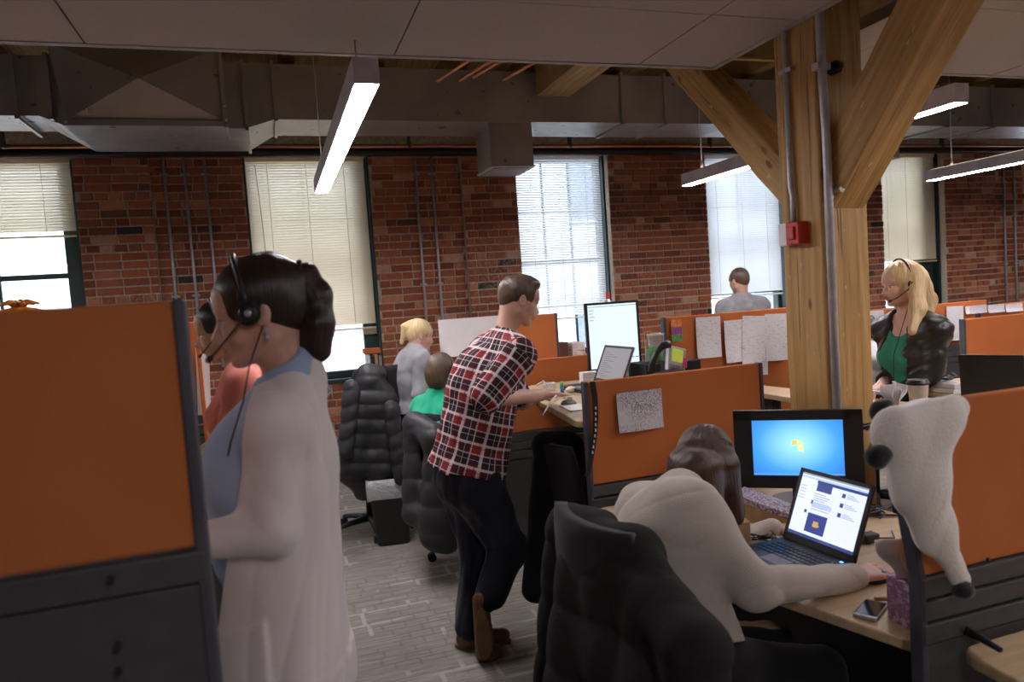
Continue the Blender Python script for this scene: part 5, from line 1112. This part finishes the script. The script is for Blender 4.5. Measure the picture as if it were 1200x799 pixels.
kc_ = at(440, 560, 5.35); office_chair(float(kc_[0]) - .06, 5.32, 1.9, .62, 'black office chair under the long puffer coat behind the waste bin', arms=False)
office_chair(1.47, 3.16, .1, .46, 'black office chair pushed under the raised desk of the plaid shirt man', arms=False, back=.40)
office_chair(float(K1.pelvis[0]), 3.95, -.1, .50, 'black office chair of the person in the white shirt', arms=False)
t = thing('bar_stool', (G1.pelvis[0], G1.pelvis[1], 0), 'tall stool under the woman in the grey hoodie', 'stool'); M = Matrix.Translation((float(G1.pelvis[0]), float(G1.pelvis[1]), 0)); zs = float(G1.pelvis[2]) - .12
MB().lathe([(.001, zs - .05), (.19, zs - .05), (.20, zs - .02), (.17, zs), (.001, zs + .005)], chairfab, M, 24).build('seat', t)
for k in range(4): a = math.pi / 4 + k * math.pi / 2; MB().tube([(.12 * math.cos(a), .12 * math.sin(a), zs - .05), (.22 * math.cos(a), .22 * math.sin(a), 0)], .012, silver, 8, M).build('leg', t)
MB().tube([(.185 * math.cos(a), .185 * math.sin(a), .28) for a in [i * math.pi / 12 for i in range(25)]], .009, silver, 8, M).build('foot_ring', t)
# ------------------------------------------------------------ coats
def quilt_post(pitch, amp, seed, tilt=.15):
    f = folds(.004, 26, seed)
    def g(P, d):
        z = P[..., 2] + tilt * (P[..., 1] + P[..., 0]) + .006 * np.sin(P[..., 1] * 31 + seed); a = np.abs(np.sin(z * math.pi / pitch)); return f(P, d) - amp * (a ** .6 - .5)
    return g
puf = mat('black_quilted_nylon', (.016, .0155, .018), .58, nz=30, bmp=.25, var=.2); puf2 = cloth('charcoal_quilted_coat', (.017, .0155, .0155), .9, 90, .6, .15, 0); wool = cloth('black_wool_coat', (.008, .008, .009), .9, 100, .3, .1)
def coat(label, prims, m, pitch, amp, seed, h=.008):
    t = thing('coat', np.mean([p['a'] if p['t'] == 'c' else p['c'] for p in prims], 0), label, 'coat'); body, sl = [p for p in prims if p['tag'] != 'sleeve'], [p for p in prims if p['tag'] == 'sleeve']
    sdf_obj('body_panel', body, h, m, t, post=quilt_post(pitch, amp, seed), amp=amp)
    for i, p in enumerate(sl): sdf_obj('sleeve', [p], h, m, t, post=quilt_post(pitch, amp, seed + i, -.3), amp=amp)
    return t
C_ = lambda a, b, r1, r2, k=.05, fl=None, tag='': cone(at(*a), at(*b), r1, r2, k, fl, tag)
yc = 1.62
coat('dark quilted winter coat draped over the chair back in the near centre', [
    C_((668, 618, 1.80), (742, 652, 1.52), .050, .058, .06), C_((742, 655, 1.5), (815, 765, 1.22), .062, .060, .06), C_((815, 765, 1.22), (822, 840, 1.2), .06, .05, .05), C_((695, 670, 1.70), (690, 840, 1.64), .095, .12, .06), C_((735, 690, 1.55), (745, 850, 1.48), .10, .13, .06), C_((775, 750, 1.38), (785, 850, 1.32), .085, .11, .06),
    C_((660, 625, 1.82), (650, 840, 1.80), .048, .060, .02), C_((664, 606, 1.82), (706, 616, 1.70), .030, .036, .03)], puf2, .15, .009, 3, .0065)
coat('long shiny black hooded puffer coat hanging on the chair by the window', [
    C_((432, 448, 5.0), (445, 470, 5.0), .10, .09, .04), C_((432, 438, 5.0), (438, 440, 5.0), .075, .08, .03), C_((425, 470, 5.0), (412, 545, 5.0), .11, .12, .06), C_((447, 470, 5.0), (450, 545, 5.0), .11, .12, .06), C_((430, 540, 5.0), (452, 578, 5.0), .10, .06, .05), C_((404, 545, 5.0), (425, 575, 5.0), .06, .06, .05),
    C_((412, 455, 4.92), (405, 530, 4.88), .055, .050, .02, None, 'sleeve'), C_((458, 478, 4.9), (470, 560, 4.86), .055, .045, .02, None, 'sleeve')], puf, .10, .009, 5, .008)
coat('black quilted coat hanging on the back of the chair of the person in green', [
    C_((486, 496, 4.30), (508, 510, 4.1), .065, .07), C_((488, 505, 4.3), (488, 600, 4.25), .075, .085), C_((512, 515, 4.1), (512, 625, 4.1), .075, .10), C_((525, 560, 4.05), (525, 635, 4.05), .07, .06), C_((496, 600, 4.2), (512, 632, 4.15), .07, .06)], puf, .15, .010, 8, .010)
coat('long black coat hanging behind the middle orange partition, beside the plaid shirt man\'s legs', [
    C_((640, 520, 3.15), (668, 522, 3.15), .055, .06), C_((640, 525, 3.15), (628, 690, 3.1), .055, .065), C_((662, 530, 3.15), (660, 690, 3.1), .08, .085), C_((680, 540, 3.2), (680, 660, 3.15), .07, .07)], wool, .4, .003, 12, .010)
# ------------------------------------------------------------ fleece hood over the right partition
ry = RPY - .055; fle = cloth('white_plush_fleece', (.74, .68, .60), .98, 140, .9, .05, .6); bfl = cloth('black_plush_fleece', (.010, .009, .010), .98, 140, .9, .1, .4)
t = thing('animal_hood', at(1090, 600, ry), 'white plush animal hood with black ears draped over the right orange partition', 'hood'); nY = V(0, 1, 0)
q = lambda x, y, d=0: at(x, y, ry + d)
sdf_obj('hood', [cone(q(1052, 503), q(1112, 486), .044, .040, .03, (nY, .75)), cone(q(1055, 520, -.0), q(1078, 565, -.01), .052, .058, .04, (nY, .62)), cone(q(1094, 510), q(1080, 560), .050, .050, .04, (nY, .6)), cone(q(1076, 575), q(1094, 618), .054, .044, .04, (nY, .6)), cone(q(1094, 618), q(1125, 678), .042, .019, .03, (nY, .65)),
                 cone(q(1050, 492, .05), q(1116, 478, .05), .034, .034, .03), cone(q(1052, 500, .105), q(1110, 492, .105), .03, .03, .03), cone(q(1060, 500, .105), q(1064, 550, .105), .03, .03, .03)], .0045, fle, t, post=folds(.006, 26, 7, V(.5, 0, 1)), amp=.015)
for x, y, d in ((1031, 534, -.02), (1036, 480, .06)): sdf_obj('ear', [ell(q(x, y, d), V(.028, .018, .024), None, .02), ell(q(x - 6, y + 3, d), V(.02, .016, .018), None, .02)], .004, bfl, t, post=folds(.003, 90, 2))
sdf_obj('tip', [ell(q(1128, 691, -.01), V(.026, .020, .020), None, .02)], .004, bfl, t, post=folds(.003, 90, 2))
# ------------------------------------------------------------ near desk
purp = ink('purple_damask_card', (.30, .13, .24), (.62, .55, .60), 60, 60, .50); kraft = mat('kraft_cardboard', (.40, .25, .12), .8, nz=30); zig = ink('purple_zigzag_strip', (.55, .50, .50), (.16, .08, .16), 120, 60, .48)
tis = mat('tissue_paper', (.74, .72, .71), .9, var=.02)
a, b = atz(1044, 727, .745), V(1.475, 1.36, .745)
bx = thing('tissue_box', ((a[0] + .05, 1.41, .742)), 'purple patterned tissue box against the right orange partition', 'tissue box')
MB().box((1.455, 1.352, .742), (1.565, 1.462, .862), purp).build('carton', bx, .002)
def plume(cx, cy, cz, h, w_, seed=1):
    rs = random.Random(seed); m = MB()
    m.grid(lambda u, v: (cx + (u - .5) * w_ * (.4 + .9 * v) + .01 * math.sin(v * 7 + u * 3), cy + .018 * math.sin(u * 9 + 2) * (.4 + v) , cz + h * v * (1 - .35 * abs(u - .45)) ), 14, 10, tis)
    m.grid(lambda u, v: (cx + .015 * math.sin(u * 7), cy + (u - .5) * w_ * (.4 + .6 * v), cz + h * .8 * v * (1 - .5 * abs(u - .4))), 10, 8, tis); return m
plume(1.475, 1.42, .862, .125, .12).build('tissue', bx, solid=.0012)
q0 = atz(1021, 715, .745); ph = thing('mobile_phone', (q0[0], q0[1], .742), 'dark mobile phone with a silver end lying on the near desk', 'phone'); Mp = Matrix.Translation((float(q0[0]), float(q0[1]), .742)) @ rotz(-1.05)
MB().box((-.03, -.055, 0), (.03, .055, .009), blk, Mp).build('case', ph, .003); MB().box((-.029, -.058, .001), (.029, -.048, .0095), silver, Mp).build('silver_end', ph, .002); MB().box((-.026, -.045, .009), (.026, .048, .0095), mat('dark_glass', (.01, .01, .02), .08), Mp).build('screen', ph)
q0 = atz(1032, 702, .745); tag(MB().cyl((0, 0, 0), (.05, .004, 0), .006, mat('tan_wood', (.45, .24, .10), .6), M=Matrix.Translation((float(q0[0]) - .02, float(q0[1]), .749)) @ rotz(-.5)).build('wooden_stick'), 'short tan wooden stick beside the mobile phone', 'stick')
w_ = S1.wrR; mo = MB().ball((0, 0, .0), .03, blk, 12, (1.65, 1, .75)); q0 = w_ + V(.085, .0, 0); 
mm = MB(); mm.ball((float(q0[0]), float(q0[1]), .748), .03, blk, 14, (1.6, 1, .8)); tag(mm.build('computer_mouse'), 'black computer mouse under the hand of the woman in the pale sweater', 'mouse')
q0 = atz(904, 616, .745); cb = thing('cardboard_box', (q0[0], q0[1] + .05, .742), 'flat kraft box with a purple patterned edge below the blue monitor', 'box'); Mb = Matrix.Translation((float(q0[0]) + .03, float(q0[1]) + .06, .742)) @ rotz(-.95)
MB().prism([(-.10, 0), (.10, 0), (.10, .045), (-.10, .10)], -.055, .055, kraft, Mb @ Matrix.Rotation(math.pi / 2, 4, 'X')).build('carton', cb, .003)
MB().prism([(-.102, .085), (.102, .030), (.102, .052), (-.102, .107)], -.0575, .0575, zig, Mb @ Matrix.Rotation(math.pi / 2, 4, 'X')).build('patterned_edge', cb, .002)
q0 = atz(868, 634, .745); tag(MB().box((-.02, -.05, 0), (.02, .05, .085), kraft, Matrix.Translation((float(q0[0]), float(q0[1]), .742)) @ rotz(-.3)).build('kraft_carton', bevel=.003), 'small kraft carton beside the hunched woman\'s hair', 'box')
def tangle(cx, cy, z, n, spread, label, m=None, seed=3, r=.003):
    rs = random.Random(seed); mb = MB()
    for k in range(n):
        p = [(cx + rs.gauss(0, spread), cy + rs.gauss(0, spread * .8), z + rs.uniform(.003, .028)) for _ in range(5)]; pts = []
        for i in range(4):
            for j in range(6):
                s_ = j / 6; a_, b_ = Vector(p[i]), Vector(p[i + 1]); pm = a_.lerp(b_, s_); off = math.sin(s_ * math.pi) * .02; pts.append((pm.x + off, pm.y - off * .5, max(z + .003, pm.z)))
        mb.tube(pts, r, m or blk, 6)
    return tag(mb.build('cables'), label, 'cables')
q0 = atz(1015, 600, .75); tangle(float(q0[0]), float(q0[1]), .742, 7, .05, 'tangle of black cables between the laptop and the white hood')
q0 = atz(895, 632, .75); tangle(float(q0[0]), float(q0[1]), .742, 4, .035, 'few thin cables beside the laptop and the kraft box', seed=6, r=.0025)
q0 = atz(985, 636, .75); ad = thing('power_adapter', (q0[0] + .1, q0[1], .742), 'black power adapter plug behind the open laptop', 'adapter'); q0 = atz(1018, 632, .75); MB().box((q0[0] - .03, q0[1] - .02, .742), (q0[0] + .03, q0[1] + .02, .772), blk).build('block', ad, .006); MB().tube([(q0[0], q0[1], .755), (q0[0] + .08, q0[1] - .03, .75), (q0[0] + .13, q0[1] + .03, .748)], .003, blk, 6).build('lead', ad)
hd = at(1152, 752, RPY - .07); ht = thing('panel_bracket', hd, 'black handle-like bracket on the right partition above the desk corner', 'bracket'); MB().tube([at(1130, 738, RPY - .03), at(1150, 748, RPY - .06), at(1172, 761, RPY - .12)], [.011, .010, .007], blk, 10).build('arm', ht)
# lanyard over the middle partition
ly = MB(); yy = 2.80 - .026; pts = [(694, 447), (697, 465), (698, 490), (696, 515), (692, 540), (688, 558)]
lt = thing('lanyard', at(692, 500, yy), 'black lanyard strap hanging over the left end of the middle partition', 'lanyard')
vs = []; 
for x, y in pts: a = at(x, y, yy); vs += [(a[0] - .012, yy, a[2]), (a[0] + .012, yy - .002, a[2])]
ly.add(vs, [(2 * i, 2 * i + 1, 2 * i + 3, 2 * i + 2) for i in range(len(pts) - 1)], blk); ly.build('strap', lt, solid=.002)
wm = MB()
for k in range(9): a = at(698 - max(0, (k - 4)) * .9, 478 + k * 6.5, yy - .003); wm.box((a[0] - .003, yy - .005, a[2] - .006), (a[0] + .003, yy - .003, a[2] + .006), white)
wm.build('printed_marks', lt)
# ------------------------------------------------------------ things on the plaid shirt man's desk
Zd = 1.092
def on(px, y, z=Zd): a = at(px, 430, y); return float(a[0]), y, z
def cyl_thing(name, x, y, z, prof, m, label, cat, n=20): return tag(MB().lathe(prof, m, Matrix.Translation((x, y, z)), n).build(name), label, cat)
clear = bpy.data.materials.new('clear_cup_plastic'); clear.use_nodes = True; b_ = clear.node_tree.nodes['Principled BSDF']; b_.inputs['Base Color'].default_value = (.8, .82, .8, 1); b_.inputs['Alpha'].default_value = .28; b_.inputs['Roughness'].default_value = .15
x, y, z = on(642, 3.62); ct = thing('plastic_cup', (x, y, z), 'small clear plastic cup with a spoon near the plaid shirt man\'s hand', 'cup'); MB().lathe([(.001, 0), (.024, 0), (.034, .075), (.036, .075), (.034, .078)], clear, Matrix.Translation((x, y, z))).build('cup', ct, solid=.001); MB().lathe([(.001, .003), (.023, .003), (.029, .045), (.001, .05)], mat('pink_yoghurt', (.7, .5, .42), .5), Matrix.Translation((x, y, z))).build('filling', ct); MB().tube([(x, y, z + .05), (x - .03, y, z + .09), (x - .075, y - .01, z + .072)], .004, white, 6).build('spoon', ct)
x, y, z = on(657, 3.65); gs = thing('glue_stick', (x, y, z), 'small glue stick with a green and blue cap beside the clear cup', 'glue stick'); MB().cyl((x, y, z), (x, y, z + .045), .010, mat('blue_label', (.03, .12, .35), .4)).build('tube', gs); MB().cyl((x, y, z + .045), (x, y, z + .072), .0105, mat('green_cap', (.12, .45, .15), .4)).build('cap', gs)
x, y, z = on(666, 3.70); sdf = sdf_obj('crumpled_paper', [ell(V(x, y, z + .016), V(.024, .018, .014)), ell(V(x + .015, y + .01, z + .014), V(.02, .02, .012))], .003, mat('cream_paper', (.70, .62, .45), .85), None, post=folds(.004, 150, 3)); tag(sdf, 'crumpled cream paper beside the glue stick', 'paper')
x, y, z = on(690, 3.98); tag(MB().box((x - .055, y - .03, z), (x + .055, y + .03, z + .07), white).build('white_box', bevel=.004), 'small white box in front of the grey laptop\'s left side', 'box')
x, y, z = on(673, 3.2); tag(MB().prism([(x - .07, y - .09), (x + .05, y - .10), (x + .07, y + .08), (x - .05, y + .1)], z, z + .003, paperm).build('paper_sheet'), 'blank white sheet lying on the raised desk edge by the lanyard', 'paper')
x, y, z = on(664, 3.32); tag(MB().ball((x, y, z + .004), .028, gry, 12, (1.5, 1, .8)).build('computer_mouse'), 'grey computer mouse under the plaid shirt man\'s hand', 'mouse')
x, y, z = on(645, 3.0); cb_ = MB(); a = at(642, 470, 2.95); cb_.tube([at(652, 463, 3.0), at(645, 470, 2.9), at(640, 480, 2.88), at(636, 486, 2.86)], .003, white, 6).tube([at(672, 464, 3.0), at(655, 466, 2.95), at(648, 472, 2.86)], .003, white, 6); tag(cb_.build('white_cable'), 'thin white cable dangling over the front edge of the raised desk', 'cable')
# tumbler, flyers, phones: stand behind the middle partition
x, y, z = on(770, 3.6); z_ = float(at(770, 424, 3.6)[2]); bxh = thing('storage_box', (x + .05, 3.62, Zd), 'dark storage box on the raised desk behind the partition', 'box'); MB().box((x - .12, 3.50, Zd), (x + .22, 3.72, max(Zd + .02, z_)), blkm).build('carton', bxh, .004)
z_ = max(Zd + .02, z_); tb = thing('tumbler', (x, 3.6, z_), 'clear tumbler with bright green liquid beside the desk phone', 'tumbler'); T_ = Matrix.Translation((x, 3.6, z_))
MB().lathe([(.001, 0), (.038, 0), (.046, .15), (.048, .15), (.047, .154)], clear, T_).build('cup', tb, solid=.001); MB().lathe([(.001, .004), (.035, .004), (.041, .085), (.001, .087)], emat('x_unused', (0, 0, 0), 0) if False else mat('green_drink', (.03, .55, .02), .3), T_).build('drink', tb); MB().lathe([(.050, .150), (.050, .160), (.001, .166)], clear, T_).build('lid', tb)
for px, w2, h2, cols, lb in ((786, .07, .13, ((.75, .25, .05), (.28, .06, .30), (.12, .30, .08)), 'orange, purple and green flyer pinned beside the tumbler'), (755, .05, .10, ((.60, .20, .04), (.75, .40, .2)), 'small orange picture card between monitor and tumbler')):
    a = at(px, 375 if px > 770 else 388, 3.77 if px > 776 else 3.66); m = MB(); n = len(cols)
    for k, c in enumerate(cols): m.box((a[0], a[1] - .002, a[2] - h2 * (k + 1) / n), (a[0] + w2, a[1], a[2] - h2 * k / n), mat('flyer_print_%d%d' % (px, k), c, .6, nz=60, var=.4))
    if px < 770: m.box((a[0], a[1], Zd), (a[0] + w2, a[1] + .003, a[2]), paperm)
    tag(m.build('flyer'), lb, 'flyer')
px0 = at(773, 425, 3.2); zt_ = float(at(773, 438, 3.2)[2]); dp = thing('desk_phone', (px0[0], 3.2, Zd), 'black desk phone with a curved handset above the middle partition', 'phone'); T_ = Matrix.Translation((float(px0[0]), 3.2, 0))
MB().prism([(-.08, Zd), (.10, Zd), (.10, zt_ + .02), (-.08, zt_ - .02)], -.07, .07, blk, T_ @ Matrix.Rotation(math.pi / 2, 4, 'X')).build('body', dp, .006)
MB().tube([at(764, 436, 3.14), at(765, 424, 3.14), at(770, 412, 3.14), at(777, 405, 3.14), at(784, 403, 3.14)], [.022, .017, .014, .018, .022], blk, 12).build('handset', dp)
c0 = at(794, 422, 3.25); dq = thing('phone_console', (c0[0], 3.25, Zd), 'silver phone console with a green display and a pink note', 'phone'); R_ = Matrix.Translation((float(c0[0]), 3.25, float(c0[2]))) @ Matrix.Rotation(.28, 4, 'Y') @ Matrix.Rotation(-.25, 4, 'X')
MB().box((-.055, 0, -.065), (.05, .03, .07), silver, R_).build('case', dq, .005); MB().box((-.035, -.002, -.01), (.032, .001, .058), emat('green_lcd', (.42, .48, .06), .55), R_).build('display', dq); MB().box((.03, -.004, -.03), (.055, -.001, .02), mat('pink_note', (.8, .08, .28), .7), R_).build('pink_note', dq)
kb = MB(); [kb.box((-.045 + i * .018, -.004, -.06 + j * .012), (-.032 + i * .018, .0, -.052 + j * .012), gry, R_) for i in range(5) for j in range(3)]; kb.build('buttons', dq); MB().box((float(c0[0]) - .05, 3.26, Zd), (float(c0[0]) + .06, 3.34, float(c0[2])), blk).build('stand', dq, .004)
q0 = at(745, 434, 3.35); tangle(float(q0[0]), 3.45, Zd, 5, .05, 'tangle of black leads between the laptop and the desk phone', seed=9)
# ------------------------------------------------------------ blonde woman's desk
Zb = 1.002; x, y = float(at(1076, 460, 2.5)[0]), 2.5
pc = thing('paper_cup', (x, y, Zb), 'white paper coffee cup with a black lid in front of the blonde woman', 'cup'); T_ = Matrix.Translation((x, y, Zb)); ztop = float(at(1076, 446, 2.5)[2]); hh = ztop - Zb
MB().lathe([(.001, 0), (.031, 0), (.043, hh - .012), (.045, hh - .010), (.001, hh - .008)], white, T_).build('cup', pc); MB().lathe([(.047, hh - .016), (.047, hh - .006), (.042, hh - .004), (.041, hh + .006), (.001, hh + .006)], blk, T_).build('lid', pc)
x = float(at(1047, 460, 2.42)[0]); tb = thing('tissue_box', (x, 2.42, Zb), 'green tissue box with a white tissue between post and paper cup', 'tissue box'); zt_ = float(at(1047, 478, 2.42)[2]); MB().box((x - .06, 2.36, Zb), (x + .06, 2.48, zt_), mat('green_carton', (.10, .16, .08), .7)).build('carton', tb, .003)
plume(x, 2.42, zt_, float(at(1047, 446, 2.42)[2]) - zt_, .085, 4).build('tissue', tb, solid=.0012)
x = float(at(1112, 455, 2.75)[0])
for k in range(3): tag(MB().box((x - .08 + .006 * k, 2.66, Zb + k * .024), (x + .07 - .008 * k, 2.86, Zb + k * .024 + .022), (mat('cream_book', (.62, .52, .30), .7), paperm, mat('white_book', (.66, .64, .62), .6))[k]).build('book', bevel=.002), ('cream book at the bottom of the stack right of the paper cup', 'white block in the middle of the stack right of the paper cup', 'white pad on top of the stack right of the paper cup')[k], 'book', 'stack right of the paper cup')
tangle(x - .02, 2.76, Zb + .075, 5, .035, 'black cables heaped on the stack right of the paper cup', seed=12, r=.005)
q0 = at(1022, 505, 2.2); tangle(float(q0[0]) + .08, 2.35, Zb, 4, .05, 'cables on the desk between the timber post and the hood', seed=15, r=.004)
# ------------------------------------------------------------ left side
pk = at(22, 360, 3.0); orr = mat('orange_balloon_skin', (.75, .28, .02), .3, nz=5); pu = thing('pumpkin_decoration', (pk[0], 3.0, 1.66), 'shiny orange pumpkin decoration showing above the left partition', 'decoration')
rad = .115; MB().lathe([(.001, 0)] + [(rad * math.sin(math.pi * i / 14), rad * .62 * (1 - math.cos(math.pi * i / 14))) for i in range(1, 14)] + [(.001, rad * 1.22)], orr, Matrix.Translation((float(pk[0]), 3.0, 1.585)), 40, 8, .16).build('pumpkin', pu)
for k in range(6): a = k * 1.05; MB().tube([(pk[0], 3.0, 1.72), (pk[0] + .03 * math.cos(a), 3.0 + .03 * math.sin(a), 1.745), (pk[0] + .065 * math.cos(a), 3.0 + .065 * math.sin(a), 1.735)], [.012, .010, .004], orr, 8).build('stalk_point', pu)
sh_ = thing('shelf_unit', (pk[0], 3.0, 1.14), 'grey box shelf on the desk behind the left partition, under the pumpkin', 'shelf'); MB().box((pk[0] - .25, 2.85, 1.142), (pk[0] + .25, 3.15, 1.585), gry).build('case', sh_, .004)
a = at(232, 490, 3.2); laptop((-.78, 3.12, 1.14), math.pi / 2 + .1, .33, .23, .20, -.3, 'black laptop in front of the woman in the peach top', 'grey')
q0 = at(228, 512, 2.85); tag(MB().box((float(q0[0]) - .09, 2.75, 1.142), (float(q0[0]) + .03, 2.95, 1.16), mat('yellow_pad', (.62, .55, .20), .8)).build('notepad', bevel=.002), 'yellow notepad on the desk between the two women at left', 'notepad')
tag(MB().prism([(-.42, 1.9), (-.29, 1.88), (-.28, 2.1), (-.41, 2.12)], 1.162, 1.168, paperm).build('paper_sheet'), 'white papers on the desk edge behind the left partition', 'paper')
tag(MB().ball((-.31, 1.62, 1.172), .026, silver, 12, (1, 1.6, .7)).build('computer_mouse'), 'silver computer mouse on the raised desk under the cardigan sleeve', 'mouse')
hh_ = thing('headset', at(212, 405, 3.95), 'spare black headset hanging on the partition behind the peach shirt woman', 'headset'); MB().tube([at(207, 390, 3.94), at(208, 398, 3.93), at(213, 407, 3.93), at(217, 416, 3.93), at(214, 420, 3.93), at(208, 419, 3.93)], .006, blk, 8).build('headband', hh_); MB().ball(at(208, 419, 3.92), .02, blkm, 10).build('ear_cushion', hh_)
# ------------------------------------------------------------ by the windows
a = at(426, 409, 7.35); b = at(447, 430, 7.35); og = thing('desk_organiser', (a[0], 7.35, b[2]), 'small orange shelf with papers beside the second window', 'shelf'); MB().box((a[0], 7.30, a[2] - .05), (b[0], 7.45, a[2]), OR).build('top_board', og, .004); MB().box((a[0], 7.30, b[2]), (b[0], 7.45, b[2] + .02), OR).build('bottom_board', og, .004)
for k in range(4): x = a[0] + .02 + k * .04; MB().box((x, 7.32, b[2] + .02), (x + .03, 7.43, a[2] - .06 - .02 * (k % 2)), (paperm, blk, kraft, gry)[k]).build('folder', og)
MB().box((a[0] + .02, 7.34, 0), (b[0] - .02, 7.44, b[2]), RAIL).build('stand', og)
x = float(at(674, 410, 5.7)[0]); tag(MB().box((x - .06, 5.62, 1.022), (x + .06, 5.8, float(at(674, 401, 5.7)[2])), ink('printed_carton', (.62, .58, .56), (.45, .16, .12), 14, 60, .52)).build('carton', bevel=.003), 'white and red printed carton left of the pale screen', 'box')
x = float(at(658, 410, 5.6)[0]); tag(MB().box((x - .05, 5.56, 1.022), (x + .045, 5.7, float(at(658, 401, 5.6)[2])), mat('maroon_carton', (.10, .025, .02), .7)).build('binder', bevel=.003), 'maroon binder standing at the end of the partition behind the man\'s chin', 'binder')
x = float(at(713, 360, 5.9)[0]); zb_ = float(at(713, 362, 5.9)[2]); tag(MB().box((x - .12, 5.8, 1.022), (x + .12, 6.0, zb_), white).build('white_box', bevel=.004), 'white box stack behind the pale screen', 'box')
sp = thing('spray_bottle', (x, 5.9, zb_), 'white bottle with a red nozzle above the pale screen', 'bottle'); MB().lathe([(.001, 0), (.07, 0), (.06, .03), (.022, .075), (.014, .09), (.001, .09)], white, Matrix.Translation((x, 5.9, zb_))).build('bottle', sp); MB().box((x - .012, 5.885, zb_ + .09), (x + .016, 5.915, zb_ + .15), mat('red_nozzle', (.6, .02, .02), .4)).build('nozzle', sp, .003)
# waste bin with its liner
bq = V(.67, 5.0, 0); wb_ = thing('waste_bin', bq, 'black waste bin with a clear plastic liner on the carpet', 'waste bin'); M = Matrix.Translation((float(bq[0]), float(bq[1]), 0)) @ rotz(-.15)
def rr(w_, d_, z, n=6, r=.03):
    o = []
    for sx, sy, a0 in ((1, 1, 0), (-1, 1, math.pi / 2), (-1, -1, math.pi), (1, -1, 1.5 * math.pi)):
        for k in range(n): a = a0 + k / (n - 1) * math.pi / 2; o.append((sx * (w_ - r) + r * math.cos(a), sy * (d_ - r) + r * math.sin(a), z))
    return o
def loft(rings, m, name, par, M, cap=True):
    n = len(rings[0]); mb = MB(); vs = [p for r in rings for p in r]; fs = [(i * n + j, i * n + (j + 1) % n, (i + 1) * n + (j + 1) % n, (i + 1) * n + j) for i in range(len(rings) - 1) for j in range(n)]
    if cap: fs.append(tuple(range(n - 1, -1, -1)))
    mb.add(vs, fs, m, M, True); return mb.build(name, par)
loft([rr(.105, .085, .0), rr(.11, .09, .02), rr(.145, .11, .42), rr(.15, .115, .425), rr(.14, .105, .41), rr(.11, .085, .05)], blk, 'bin', wb_, M)
lin = bpy.data.materials.new('clear_liner'); lin.use_nodes = True; b_ = lin.node_tree.nodes['Principled BSDF']; b_.inputs['Base Color'].default_value = (.62, .62, .64, 1); b_.inputs['Roughness'].default_value = .2; b_.inputs['Alpha'].default_value = .75
bump(lin.node_tree, b_, noise(lin.node_tree, coords(lin.node_tree), 35, 3), 1.0, .02)
rs = random.Random(3); rings = []
for w2, d2, z in ((.150, .115, .32), (.158, .122, .34), (.160, .124, .42), (.158, .122, .47), (.142, .11, .46), (.125, .10, .38)):
    rings.append([(x * (1 + rs.uniform(-.03, .03)), y * (1 + rs.uniform(-.03, .03)), zz + rs.uniform(-.012, .012)) for x, y, zz in rr(w2, d2, z)])
loft(rings, lin, 'liner', wb_, M, False)
